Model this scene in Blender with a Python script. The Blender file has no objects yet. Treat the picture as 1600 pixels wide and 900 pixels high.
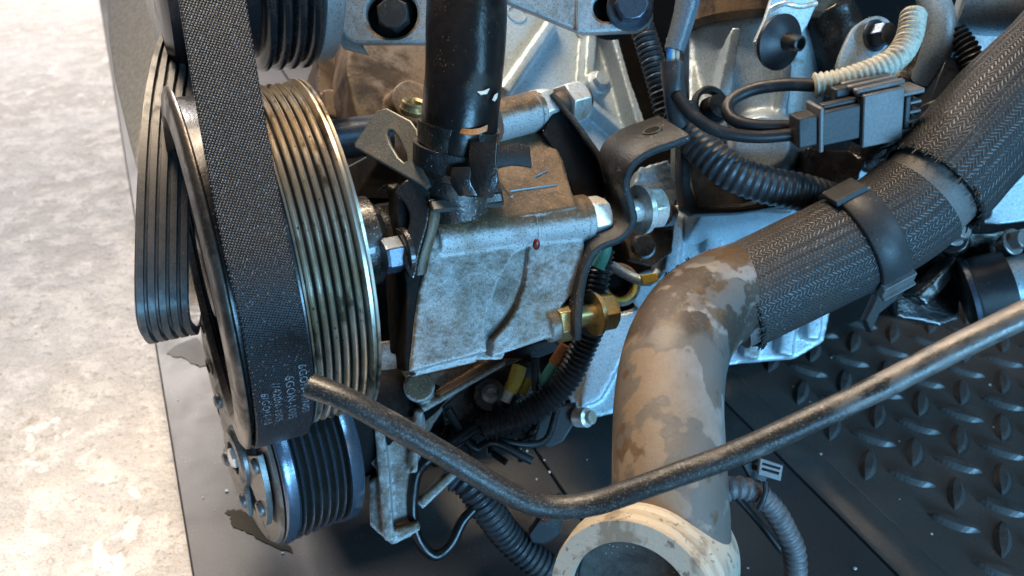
import bpy, bmesh, math, random
from mathutils import Vector, Matrix, noise
random.seed(7)
S = bpy.context.scene
COL = S.collection
R = math.radians
# ------------------------------------------------------------------ camera
H = 0.42
PITCH = 35.0
F = 1244.0
cam_d = bpy.data.cameras.new('camera')
cam = bpy.data.objects.new('camera', cam_d)
COL.objects.link(cam)
cam.location = (0, 0, H)
cam.rotation_euler = (R(90 - PITCH), 0, 0)
cam_d.sensor_width = 36
cam_d.lens = 36 * F / 1600
cam_d.clip_start = 0.01
cam_d.clip_end = 60
cam_d.dof.use_dof = True
cam_d.dof.focus_distance = 0.36
cam_d.dof.aperture_fstop = 14.0
S.camera = cam
S.render.resolution_x = 1024
S.render.resolution_y = 576
CR = Matrix.Rotation(R(90 - PITCH), 3, 'X')
CO = Vector((0, 0, H))

def cv(x, y, z): return CR @ Vector((x, y, z))
def ray(px, py): return cv((px - 800) / F, (450 - py) / F, -1)
def P(px, py, d): return CO + ray(px, py) * d
def G(px, py, z=0.0):
    r = ray(px, py)
    return CO + r * ((z - H) / r.z)
def PP(px, py, o, n):
    r = ray(px, py)
    return CO + r * ((o - CO).dot(n) / r.dot(n))

# the drive axis of the engine and its two cross directions
def axis_frame(phi, tau):
    a = cv(math.cos(R(phi)) * math.cos(R(tau)), math.sin(R(tau)), -math.sin(R(phi)) * math.cos(R(tau)))
    z = cv(0, 0, 1)
    e3 = (z - a * z.dot(a)).normalized()
    return a, e3.cross(a), e3
A, E2, E3 = axis_frame(24, 12)
UP = Vector((0, 0, 1))
VZ = cv(0, 0, 1)

# ------------------------------------------------------------------ world and lamps
w = bpy.data.worlds.new('World'); S.world = w; w.use_nodes = True
bg = w.node_tree.nodes['Background']
bg.inputs[0].default_value = (0.62, 0.76, 1.0, 1)
bg.inputs[1].default_value = 0.06

def area(name, loc, target, sx, sy, power, col):
    l = bpy.data.lights.new(name, 'AREA'); l.shape = 'RECTANGLE'; l.size = sx; l.size_y = sy
    l.energy = power; l.color = col
    o = bpy.data.objects.new(name, l); COL.objects.link(o)
    o.location = loc
    o.rotation_euler = (Vector(target) - Vector(loc)).to_track_quat('-Z', 'Y').to_euler()
    return o
tl = area('overhead_lamp', (-0.20, 0.72, 1.25), (-0.10, 0.22, 0.15), 0.5, 0.5, 3.4, (1.0, 0.80, 0.58))
tl.data.spread = R(52)
area('hall_lamp', (-1.25, 2.5, 1.7), (-0.5, 0.9, 0), 0.7, 0.7, 86, (1.0, 0.92, 0.88))
area('door_daylight', (0.95, -1.30, 0.36), (0.1, 0.4, 0.2), 0.9, 0.5, 56, (0.24, 0.60, 1.0))
area('window_daylight', (1.1, -0.15, 0.95), (0.3, 0.5, 0.1), 0.4, 0.4, 8, (0.28, 0.66, 1.0))
S.view_settings.view_transform = 'Standard'
S.view_settings.look = 'None'
S.view_settings.exposure = 0.12
S.view_settings.gamma = 1.0
S.render.engine = 'CYCLES'

# ------------------------------------------------------------------ node helpers
class NT:
    def __init__(s, name):
        s.m = bpy.data.materials.new(name); s.m.use_nodes = True
        s.t = s.m.node_tree; s.n = s.t.nodes; s.l = s.t.links
        s.b = s.n['Principled BSDF']
        s.tc = s.n.new('ShaderNodeTexCoord')
        s.geo = s.n.new('ShaderNodeNewGeometry')
        s.pos = s.geo.outputs['Position']
    def put(s, inp, v):
        if hasattr(v, 'is_linked') or hasattr(v, 'links'): s.l.new(v, inp)
        else:
            if isinstance(v, (tuple, list)) and len(v) == 3 and inp.type == 'RGBA': v = (*v, 1)
            inp.default_value = v
    def noise(s, scale, detail=4, rough=0.6, vec=None, dist=0.0):
        n = s.n.new('ShaderNodeTexNoise'); n.inputs['Scale'].default_value = scale
        n.inputs['Detail'].default_value = detail; n.inputs['Roughness'].default_value = rough
        n.inputs['Distortion'].default_value = dist
        s.l.new(vec if vec is not None else s.pos, n.inputs['Vector']); return n.outputs['Fac']
    def voro(s, scale, vec=None, feat='F1', out='Distance'):
        n = s.n.new('ShaderNodeTexVoronoi'); n.feature = feat; n.inputs['Scale'].default_value = scale
        s.l.new(vec if vec is not None else s.pos, n.inputs['Vector']); return n.outputs[out]
    def math(s, op, a, b=0.0, clamp=False):
        n = s.n.new('ShaderNodeMath'); n.operation = op; n.use_clamp = clamp
        s.put(n.inputs[0], a); s.put(n.inputs[1], b); return n.outputs[0]
    def ramp(s, v, lo, hi, a=0.0, b=1.0):
        n = s.n.new('ShaderNodeMapRange'); n.clamp = True; n.interpolation_type = 'SMOOTHSTEP'
        s.put(n.inputs[0], v)
        n.inputs[1].default_value = lo; n.inputs[2].default_value = hi
        n.inputs[3].default_value = a; n.inputs[4].default_value = b
        return n.outputs[0]
    def mix(s, f, a, b):
        n = s.n.new('ShaderNodeMix'); n.data_type = 'RGBA'
        s.put(n.inputs[0], f); s.put(n.inputs[6], a); s.put(n.inputs[7], b); return n.outputs[2]
    def bump(s, h, strength=0.5, dist=0.001, prev=None):
        n = s.n.new('ShaderNodeBump'); n.inputs['Strength'].default_value = strength
        n.inputs['Distance'].default_value = dist
        s.l.new(h, n.inputs['Height'])
        if prev is not None: s.l.new(prev, n.inputs['Normal'])
        return n.outputs[0]
    def vmul(s, v, k):
        n = s.n.new('ShaderNodeVectorMath'); n.operation = 'MULTIPLY'
        s.l.new(v, n.inputs[0]); n.inputs[1].default_value = k; return n.outputs[0]
    def sep(s, v):
        n = s.n.new('ShaderNodeSeparateXYZ'); s.l.new(v, n.inputs[0]); return n.outputs
    def fin(s, col, rough, metal=0.0, normal=None, spec=0.5, coat=0.0, coat_rough=0.1):
        s.put(s.b.inputs['Base Color'], col); s.put(s.b.inputs['Roughness'], rough)
        s.put(s.b.inputs['Metallic'], metal); s.put(s.b.inputs['Specular IOR Level'], spec)
        s.put(s.b.inputs['Coat Weight'], coat); s.put(s.b.inputs['Coat Roughness'], coat_rough)
        if normal is not None: s.l.new(normal, s.b.inputs['Normal'])
        return s.m

def grimy(name, base, grime, lo=0.45, hi=0.62, scale=45, rough=0.5, rough2=0.65, metal=0.0,
          bump=0.5, bscale=900, bdist=0.0004, speck=0.0, speck_col=(0.01, 0.01, 0.01), dust=0.0,
          dust_col=(0.45, 0.42, 0.38), spec=0.5, coat=0.0, alt=None, top=None):
    t = NT(name)
    big = t.noise(scale, 6, 0.65, dist=0.4)
    m = t.ramp(big, lo, hi)
    base_c = base
    if alt is not None:
        base_c = t.mix(t.ramp(t.noise(scale * 0.45, 3, 0.5), 0.42, 0.6), base, alt)
    fine = t.noise(bscale, 3, 0.6)
    c = t.mix(m, base_c, grime)
    rr = t.math('ADD', t.math('MULTIPLY', m, rough2 - rough), rough)
    if top is not None:      # oily dirt that settled on the upper faces
        nz = t.sep(t.geo.outputs['Normal'])[2]
        tm = t.ramp(t.math('ADD', nz, t.math('MULTIPLY', t.math('SUBTRACT', t.noise(110, 6, 0.75), 0.5), 0.5)), 0.38, 0.70)
        tc2 = t.mix(t.ramp(t.noise(75, 6, 0.75, dist=0.5), 0.42, 0.62), top, tuple(k * 0.42 for k in top))
        tc2 = t.mix(t.ramp(t.noise(700, 3, 0.7), 0.56, 0.66, 0, 0.5), tc2, tuple(min(1, k * 3.0) for k in top))
        c = t.mix(tm, c, tc2)
    if speck > 0:
        v = t.noise(bscale * 0.8, 2, 0.5)
        c = t.mix(t.math('MULTIPLY', t.ramp(v, 0.58, 0.66), speck), c, speck_col)
    if dust > 0:
        v = t.voro(520)
        k = t.math('MULTIPLY', t.ramp(v, 0.10, 0.2, 1, 0), t.ramp(t.noise(60, 3, 0.6), 0.52, 0.62))
        c = t.mix(t.math('MULTIPLY', k, dust), c, dust_col)
    v3 = t.mix(t.ramp(fine, 0.3, 0.7), (0.8, 0.8, 0.8), (1.12, 1.12, 1.12))
    mm = t.n.new('ShaderNodeMix'); mm.data_type = 'RGBA'; mm.blend_type = 'MULTIPLY'; mm.inputs[0].default_value = 1
    t.put(mm.inputs[6], c); t.put(mm.inputs[7], v3)
    n = t.bump(fine, bump, bdist)
    n = t.bump(t.noise(scale * 4, 4, 0.6), bump * 0.3, bdist * 2.0, n)
    return t.fin(mm.outputs[2], rr, metal, n, spec, coat)

M = {}
M['cast'] = grimy('cast_aluminium', (0.39, 0.39, 0.385), (0.21, 0.165, 0.12), 0.54, 0.80, 14, 0.40, 0.55, 0.3, 0.8, 1500, 0.0004, speck=0.75, speck_col=(0.085, 0.07, 0.055), top=(0.125, 0.078, 0.042))
M['cast_light'] = grimy('daylight_tinted_aluminium', (0.40, 0.475, 0.515), (0.16, 0.13, 0.10), 0.60, 0.76, 28, 0.40, 0.55, 0.35, 0.45, 900, 0.0005, speck=0.35, speck_col=(0.10, 0.08, 0.06))  # the blue of the cool daylight is put into this base colour
M['cast_brown'] = grimy('oily_brown_casting', (0.105, 0.068, 0.038), (0.05, 0.032, 0.018), 0.42, 0.6, 38, 0.45, 0.4, 0.15, 0.6, 900, 0.0005, dust=0.8)
M['cast_tan'] = grimy('tan_stained_casting', (0.20, 0.125, 0.065), (0.05, 0.032, 0.02), 0.44, 0.60, 24, 0.55, 0.5, 0.0, 0.5, 700, 0.0005, alt=(0.2, 0.145, 0.105), spec=0.3)
M['steel'] = grimy('grey_steel_plate', (0.075, 0.075, 0.068), (0.08, 0.068, 0.055), 0.5, 0.65, 60, 0.42, 0.6, 0.35, 0.4, 900, 0.0003, dust=0.5)
M['black_steel'] = grimy('black_painted_steel', (0.012, 0.012, 0.013), (0.026, 0.024, 0.022), 0.48, 0.66, 90, 0.50, 0.65, 0.0, 0.9, 900, 0.0004, dust=0.9, spec=0.35)
M['dark_oily'] = grimy('dark_oily_metal', (0.018, 0.016, 0.015), (0.05, 0.038, 0.028), 0.5, 0.7, 60, 0.25, 0.5, 0.2, 0.6, 700, 0.0006, dust=0.6, coat=0.5)
M['void'] = grimy('recess_shade_black', (0.007, 0.0065, 0.0065), (0.018, 0.014, 0.012), 0.5, 0.7, 40, 0.8, 0.9, 0.0, 0.4, 400, 0.0008, spec=0.12)  # near-black colour, mostly standing in for shade in gaps and holes
M['rubber'] = grimy('black_rubber', (0.016, 0.016, 0.018), (0.035, 0.033, 0.03), 0.5, 0.7, 50, 0.42, 0.6, 0.0, 0.3, 900, 0.0002, dust=0.25, spec=0.32)
M['dusty_rubber'] = grimy('dusty_ribbed_rubber', (0.075, 0.066, 0.06), (0.035, 0.032, 0.03), 0.45, 0.65, 70, 0.38, 0.55, 0.0, 0.4, 900, 0.0002, dust=0.6)
M['wet_rubber'] = grimy('wet_black_hose_rubber', (0.008, 0.007, 0.007), (0.02, 0.014, 0.01), 0.5, 0.7, 45, 0.30, 0.5, 0.0, 0.4, 240, 0.0005, dust=0.6, coat=0.0, spec=0.35, dust_col=(0.16, 0.11, 0.065))
M['plastic'] = grimy('dark_grey_plastic', (0.032, 0.032, 0.034), (0.042, 0.04, 0.038), 0.5, 0.7, 60, 0.46, 0.6, 0.0, 0.4, 700, 0.0002, spec=0.3, dust=0.3)
M['grey_plastic'] = grimy('mid_grey_plastic', (0.115, 0.11, 0.108), (0.07, 0.063, 0.058), 0.5, 0.7, 60, 0.45, 0.55, 0.0, 0.25, 700, 0.0002)
M['zinc'] = grimy('zinc_plated_steel', (0.74, 0.73, 0.69), (0.45, 0.38, 0.27), 0.50, 0.68, 90, 0.30, 0.45, 0.55, 0.25, 900, 0.0002)
M['brass'] = grimy('yellow_passivated_steel', (0.50, 0.36, 0.15), (0.26, 0.19, 0.1), 0.48, 0.66, 90, 0.34, 0.45, 0.55, 0.25, 900, 0.0002)
M['bolt_blue'] = grimy('blued_steel_bolt', (0.09, 0.11, 0.14), (0.05, 0.05, 0.05), 0.48, 0.66, 90, 0.35, 0.5, 0.7, 0.3, 900, 0.0002)
M['tan_conduit'] = grimy('beige_conduit_plastic', (0.46, 0.42, 0.33), (0.22, 0.18, 0.13), 0.5, 0.7, 90, 0.5, 0.6, 0.0, 0.3, 900, 0.0002)
M['conduit'] = grimy('black_conduit_plastic', (0.030, 0.032, 0.036), (0.05, 0.045, 0.04), 0.5, 0.7, 60, 0.40, 0.55, 0.0, 0.3, 900, 0.0002, dust=0.35, spec=0.4)
M['grey_conduit'] = grimy('dusty_grey_conduit', (0.11, 0.10, 0.10), (0.05, 0.045, 0.042), 0.5, 0.68, 80, 0.5, 0.7, 0.0, 0.4, 900, 0.0003)
M['pale_band'] = grimy('pale_rubber_hose', (0.115, 0.103, 0.095), (0.07, 0.062, 0.055), 0.5, 0.7, 60, 0.6, 0.7)
M['cover'] = grimy('dull_grey_metal_cover', (0.30, 0.30, 0.285), (0.24, 0.22, 0.18), 0.5, 0.66, 6, 0.5, 0.6, 0.2, 0.2, 300, 0.0003)
M['yellow'] = grimy('yellow_plastic', (0.62, 0.42, 0.06), (0.35, 0.2, 0.05), 0.5, 0.7, 80, 0.35, 0.5)
M['green'] = grimy('green_wire_plastic', (0.12, 0.42, 0.32), (0.1, 0.2, 0.15), 0.5, 0.7, 80, 0.4, 0.5)
M['orange'] = grimy('orange_wire_plastic', (0.50, 0.17, 0.05), (0.3, 0.1, 0.04), 0.5, 0.7, 80, 0.4, 0.5)
M['white'] = grimy('white_plastic', (0.62, 0.6, 0.52), (0.4, 0.35, 0.25), 0.5, 0.7, 80, 0.4, 0.5)
M['bluewire'] = grimy('blue_wire_plastic', (0.05, 0.22, 0.5), (0.05, 0.15, 0.3), 0.5, 0.7, 80, 0.4, 0.5)
M['pinkwire'] = grimy('pink_wire_plastic', (0.6, 0.35, 0.25), (0.4, 0.2, 0.15), 0.5, 0.7, 80, 0.4, 0.5)
M['red'] = grimy('dark_red_sealant', (0.16, 0.02, 0.015), (0.08, 0.01, 0.01), 0.5, 0.7, 80, 0.2, 0.3)
M['panel'] = grimy('grey_deck_plastic', (0.034, 0.033, 0.033), (0.045, 0.043, 0.042), 0.4, 0.7, 12, 0.44, 0.54, 0.0, 0.2, 500, 0.0002, dust=0.3)
M['tread'] = grimy('black_tread_plastic', (0.056, 0.052, 0.049), (0.072, 0.067, 0.062), 0.45, 0.7, 16, 0.42, 0.55, 0.0, 0.3, 600, 0.0003, dust=0.35, dust_col=(0.3, 0.3, 0.3))
M['print'] = grimy('white_belt_print', (0.22, 0.22, 0.235), (0.05, 0.05, 0.055), 0.46, 0.54, 900, 0.5, 0.6)
M['sleeve'] = grimy('smoky_sleeve_plastic', (0.10, 0.12, 0.14), (0.06, 0.07, 0.08), 0.5, 0.7, 60, 0.22, 0.35)
M['clutch'] = grimy('worn_grey_clutch_steel', (0.20, 0.19, 0.18), (0.10, 0.085, 0.07), 0.5, 0.66, 60, 0.4, 0.55, 0.6, 0.3, 800, 0.0003, dust=0.5)

def mk_concrete():
    t = NT('worn_concrete')
    a = t.noise(5.0, 8, 0.62, dist=0.3); b = t.noise(34, 6, 0.7); c = t.noise(160, 4, 0.6)
    col = t.mix(t.ramp(a, 0.35, 0.65), (0.50, 0.47, 0.44), (0.60, 0.585, 0.57))
    col = t.mix(t.ramp(b, 0.45, 0.62, 0, 0.75), col, (0.70, 0.665, 0.62))
    col = t.mix(t.ramp(t.noise(17, 6, 0.7), 0.60, 0.72, 0, 0.7), col, (0.26, 0.20, 0.13))
    col = t.mix(t.ramp(t.noise(24, 7, 0.55, dist=1.2), 0.63, 0.66, 0, 0.8), col, (0.8, 0.78, 0.74))
    col = t.mix(t.ramp(c, 0.60, 0.68, 0, 0.6), col, (0.26, 0.22, 0.17))
    col = t.mix(t.ramp(t.voro(70, out='Distance', feat='DISTANCE_TO_EDGE'), 0.0, 0.03, 0.35, 0), col, (0.3, 0.26, 0.2))
    col = t.mix(t.ramp(t.noise(420, 3, 0.6), 0.58, 0.66, 0, 0.5), col, (0.33, 0.29, 0.24))
    n = t.bump(b, 0.9, 0.006); n = t.bump(c, 0.7, 0.0015, n); n = t.bump(a, 0.6, 0.02, n)
    return t.fin(col, t.ramp(b, 0.4, 0.7, 0.75, 0.35), 0, n)
M['concrete'] = mk_concrete()

def mk_pipe():
    t = NT('stained_aluminium_pipe')
    b = t.noise(150, 4, 0.6); X = t.sep(t.pos)
    jit = t.math('MULTIPLY', t.math('SUBTRACT', b, 0.5), 0.16)
    base = t.mix(t.ramp(t.noise(40, 4, 0.6), 0.38, 0.62), (0.235, 0.215, 0.198), (0.175, 0.155, 0.138))
    # tan tint that grows towards the left flank
    lf = t.ramp(t.math('ADD', X[0], t.math('MULTIPLY', t.math('SUBTRACT', t.noise(35, 4), 0.5), 0.05)), 0.055, 0.095, 1, 0)
    base = t.mix(t.math('MULTIPLY', lf, 0.75), base, (0.165, 0.112, 0.066))
    e1 = t.math('ADD', t.noise(30, 3, 0.5, dist=0.3), jit)
    col = t.mix(t.ramp(e1, 0.475, 0.51, 0, 0.8), base, (0.092, 0.083, 0.075))
    # dark brown drip stains over the outer bend
    hi = t.ramp(t.math('ADD', t.sep(t.tc.outputs['UV'])[1], t.math('MULTIPLY', t.math('SUBTRACT', t.noise(60, 4), 0.5), 0.04)), 0.068, 0.08, 1, 0)
    e3 = t.math('ADD', t.math('ADD', t.noise(34, 4, 0.6), t.math('MULTIPLY', lf, 0.16)), jit)
    col = t.mix(t.math('MULTIPLY', t.ramp(e3, 0.47, 0.52, 0, 0.9), hi), col, (0.042, 0.029, 0.021))
    e2 = t.math('ADD', t.noise(52, 3, 0.5), jit)
    col = t.mix(t.ramp(e2, 0.60, 0.66, 0, 0.8), col, (0.085, 0.046, 0.019))
    sp = t.voro(110)
    col = t.mix(t.math('MULTIPLY', t.ramp(sp, 0.14, 0.2, 1, 0), t.ramp(t.noise(30, 2), 0.46, 0.55, 0, 0.8)), col, (0.10, 0.075, 0.055))
    col = t.mix(t.ramp(t.noise(420, 4, 0.7), 0.56, 0.66, 0, 0.45), col, (0.14, 0.11, 0.08))
    n = t.bump(t.noise(700, 4, 0.6), 0.5, 0.0003); n = t.bump(t.noise(90, 4, 0.5), 0.4, 0.0010, n)
    return t.fin(col, t.ramp(e1, 0.5, 0.56, 0.62, 0.52), 0.1, n, 0.35)
M['pipe'] = mk_pipe()

def mk_flare():
    t = NT('pale_dusty_pipe_flare')
    a = t.noise(60, 5, 0.6, dist=0.6)
    col = t.mix(t.ramp(a, 0.5, 0.62), (0.43, 0.375, 0.30), (0.25, 0.20, 0.145))
    col = t.mix(t.ramp(t.noise(260, 4, 0.6), 0.6, 0.66, 0, 0.8), col, (0.12, 0.10, 0.08))
    n = t.bump(t.noise(500, 4, 0.6), 0.5, 0.0005); n = t.bump(a, 0.5, 0.001, n)
    return t.fin(col, 0.55, 0.2, n)
M['flare'] = mk_flare()

def mk_braid(name, cols, pitch, c1, c2):
    t = NT(name)
    uv = t.sep(t.tc.outputs['UV'])
    U = t.math('MULTIPLY', uv[0], cols); V = t.math('DIVIDE', uv[1], pitch)
    V = t.math('ADD', V, t.math('MULTIPLY', t.math('SUBTRACT', t.noise(50, 4), 0.5), 3.2))
    U = t.math('ADD', U, t.math('MULTIPLY', t.math('SUBTRACT', t.noise(40, 2), 0.5), 0.8))
    fl = t.math('FLOOR', U); par = t.math('SUBTRACT', t.math('MULTIPLY', t.math('MODULO', fl, 2.0), 2.0), 1.0)
    fr = t.math('SUBTRACT', t.math('FRACT', U), 0.5)
    ph = t.math('ADD', V, t.math('MULTIPLY', t.math('MULTIPLY', par, fr), 1.1))
    s = t.math('ADD', t.math('MULTIPLY', t.math('SINE', t.math('MULTIPLY', ph, 6.2832)), 0.5), 0.5)
    e = t.ramp(t.math('ABSOLUTE', fr), 0.36, 0.5, 1, 0)
    h = t.math('MULTIPLY', t.math('POWER', s, 0.6), e)
    wear = t.ramp(t.noise(26, 4, 0.6), 0.42, 0.66)
    top = t.mix(wear, c1, c2)
    col = t.mix(t.ramp(h, 0.12, 0.5), (0.014, 0.013, 0.013), top)
    d = t.math('MULTIPLY', t.ramp(t.voro(420), 0.10, 0.2, 1, 0), t.ramp(t.noise(70, 3), 0.55, 0.62, 0, 0.6))
    col = t.mix(d, col, (0.35, 0.33, 0.3))
    n = t.bump(h, 0.55, 0.0007); n = t.bump(t.noise(1500, 3), 0.3, 0.0002, n)
    return t.fin(col, t.ramp(h, 0, 1, 0.7, 0.38), 0.0, n)
M['braid'] = mk_braid('braided_black_sleeve', 70, 0.0021, (0.028, 0.026, 0.026), (0.044, 0.034, 0.028))
M['braid2'] = mk_braid('coarse_braided_sleeve', 70, 0.0023, (0.024, 0.023, 0.024), (0.036, 0.032, 0.03))

def mk_belt():
    t = NT('woven_belt_fabric')
    uv = t.sep(t.tc.outputs['UV'])   # u, v in metres
    p = 0.0012
    a = t.math('MULTIPLY', t.math('ADD', uv[0], t.math('MULTIPLY', uv[1], 0.55)), 6.2832 / p)
    b = t.math('MULTIPLY', t.math('SUBTRACT', uv[1], t.math('MULTIPLY', uv[0], 0.35)), 6.2832 / (p * 0.85))
    h = t.math('MULTIPLY', t.math('ADD', t.math('MULTIPLY', t.math('SINE', a), 0.5), 0.5),
               t.math('ADD', t.math('MULTIPLY', t.math('SINE', b), 0.5), 0.5))
    col = t.mix(t.ramp(h, 0.1, 0.75), (0.003, 0.003, 0.004), (0.016, 0.017, 0.022))
    vn = t.noise(900, 2, 0.5)
    col = t.mix(t.math('MULTIPLY', t.ramp(vn, 0.60, 0.68), t.ramp(h, 0.3, 0.8)), col, (0.28, 0.29, 0.32))
    n = t.bump(h, 0.9, 0.0006); n = t.bump(t.noise(2200, 2), 0.4, 0.0002, n)
    return t.fin(col, 0.40, 0, n, 0.4)
M['belt'] = mk_belt()

def mk_groove():
    t = NT('worn_pulley_steel')
    st = t.noise(1, 5, 0.6, vec=t.tc.outputs['UV'])
    uvv = t.vmul(t.tc.outputs['UV'], (14.0, 1800.0, 1.0))
    st = t.noise(1.0, 4, 0.7, vec=uvv)
    oil = t.noise(40, 4, 0.6)
    col = t.mix(t.ramp(oil, 0.42, 0.62), (0.52, 0.48, 0.42), (0.42, 0.35, 0.26))
    col = t.mix(t.ramp(st, 0.56, 0.72, 0, 0.85), col, (0.06, 0.05, 0.04))
    dn = t.noise(1.0, 2, 0.5, vec=t.vmul(t.tc.outputs['UV'], (190.0, 260.0, 1.0)))
    col = t.mix(t.ramp(dn, 0.68, 0.71, 0, 0.9), col, (0.03, 0.025, 0.02))
    ok = t.noise(1.0, 4, 0.65, vec=t.vmul(t.tc.outputs['UV'], (22.0, 45.0, 1.0)))
    col = t.mix(t.ramp(ok, 0.54, 0.64, 0, 0.85), col, (0.085, 0.058, 0.032))
    n = t.bump(st, 0.25, 0.0002)
    return t.fin(col, t.ramp(oil, 0.4, 0.65, 0.30, 0.42), 0.9, n)
M['groove'] = mk_groove()
M['bluepulley'] = grimy('dark_coated_pulley_steel', (0.15, 0.18, 0.23), (0.06, 0.07, 0.08), 0.5, 0.7, 50, 0.22, 0.35, 0.75, 0.2, 900, 0.0002)
M['bore'] = grimy('dusty_dark_bore', (0.085, 0.078, 0.07), (0.04, 0.036, 0.032), 0.45, 0.66, 50, 0.6, 0.7, 0.0, 0.4, 700, 0.0004, dust=0.8)
M['bar'] = grimy('worn_tread_plastic', (0.06, 0.059, 0.058), (0.035, 0.034, 0.033), 0.45, 0.66, 90, 0.40, 0.55, 0.0, 0.4, 700, 0.0003, dust=0.4)
M['groove_dark'] = grimy('dark_groove_metal', (0.022, 0.019, 0.016), (0.05, 0.04, 0.03), 0.5, 0.7, 60, 0.4, 0.6, 0.2, 0.4, 900, 0.0002)  # darker colour for the faces near the groove bottoms
M['black_gloss'] = grimy('glossy_black_pulley', (0.014, 0.014, 0.016), (0.03, 0.027, 0.025), 0.5, 0.7, 50, 0.25, 0.4, 0.2, 0.25, 900, 0.0002, dust=0.25)
M['rimsteel'] = grimy('brown_worn_rim_steel', (0.13, 0.11, 0.09), (0.05, 0.04, 0.035), 0.45, 0.62, 60, 0.28, 0.45, 0.75, 0.4, 800, 0.0003, dust=0.5)

def mk_rod():
    t = NT('dusty_dark_tube')
    uv = t.tc.outputs['UV']
    wear = t.noise(1.0, 4, 0.65, vec=t.vmul(uv, (3.0, 45.0, 1.0)))
    vv = t.sep(uv)[1]
    wm = t.ramp(t.math('ADD', wear, t.ramp(vv, 0.17, 0.27, -0.1, 0.16)), 0.47, 0.62)
    c = t.mix(wm, (0.022, 0.021, 0.020), (0.125, 0.112, 0.10))
    c = t.mix(t.ramp(t.noise(1500, 3, 0.7), 0.53, 0.66, 0, 0.75), c, (0.15, 0.14, 0.125))
    n = t.bump(t.noise(1100, 3), 0.5, 0.0003); n = t.bump(wear, 0.4, 0.0006, n)
    return t.fin(c, t.ramp(wear, 0.4, 0.6, 0.3, 0.5), 0.25, n)
M['rod'] = mk_rod()

# ------------------------------------------------------------------ object helpers
def wloc(o):
    v = Vector(o.location)
    while o.parent: o = o.parent; v += Vector(o.location)
    return v
def link(name, me, mat, parent=None, centre=True):
    """me holds world coordinates; the object gets its own origin"""
    if me.vertices:
        lo = Vector((min(v.co[i] for v in me.vertices) for i in range(3)))
        hi = Vector((max(v.co[i] for v in me.vertices) for i in range(3)))
        c = (lo + hi) / 2
        if parent is None: c.z = lo.z
    else: c = Vector()
    me.transform(Matrix.Translation(-c))
    if mat is not None:
        me.materials.clear(); me.materials.append(mat)
    o = bpy.data.objects.new(name, me); COL.objects.link(o)
    o.location = c - (wloc(parent) if parent else Vector())
    o.parent = parent
    me.name = name
    return o
def shade(me, ang=35):
    for p in me.polygons: p.use_smooth = True
    try: me.set_sharp_from_angle(angle=R(ang))
    except Exception: pass
def thing(name, label, cat, loc, group=None):
    o = bpy.data.objects.new(name, None); COL.objects.link(o); o.location = loc
    o.empty_display_size = 0.01
    o['label'] = label; o['category'] = cat
    if group: o['group'] = group
    return o
def tag(o, label, cat, group=None):
    o['label'] = label; o['category'] = cat
    if group: o['group'] = group
    return o

def cat(pts, n=8, closed=False):
    pts = [Vector(p) for p in pts]; out = []
    N = len(pts); rng = range(N) if closed else range(N - 1)
    for i in rng:
        if closed: p0, p1, p2, p3 = pts[(i-1) % N], pts[i], pts[(i+1) % N], pts[(i+2) % N]
        else:
            p1, p2 = pts[i], pts[i+1]
            p0 = pts[i-1] if i > 0 else p1 * 2 - p2
            p3 = pts[i+2] if i + 2 < N else p2 * 2 - p1
        for k in range(n):
            t = k / n
            out.append(0.5 * ((2 * p1) + (p2 - p0) * t + (2*p0 - 5*p1 + 4*p2 - p3) * t*t + (3*p1 - p0 - 3*p2 + p3) * t**3))
    if not closed: out.append(pts[-1])
    return out
def resample(pts, step):
    L = [0]
    for a, b in zip(pts, pts[1:]): L.append(L[-1] + (b - a).length)
    n = max(2, int(L[-1] / step)); out = []; j = 0
    for i in range(n + 1):
        s = L[-1] * i / n
        while j < len(L) - 2 and L[j+1] < s: j += 1
        t = (s - L[j]) / max(1e-9, L[j+1] - L[j])
        out.append(pts[j].lerp(pts[j+1], min(1, max(0, t))))
    return out, L[-1]
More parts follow.
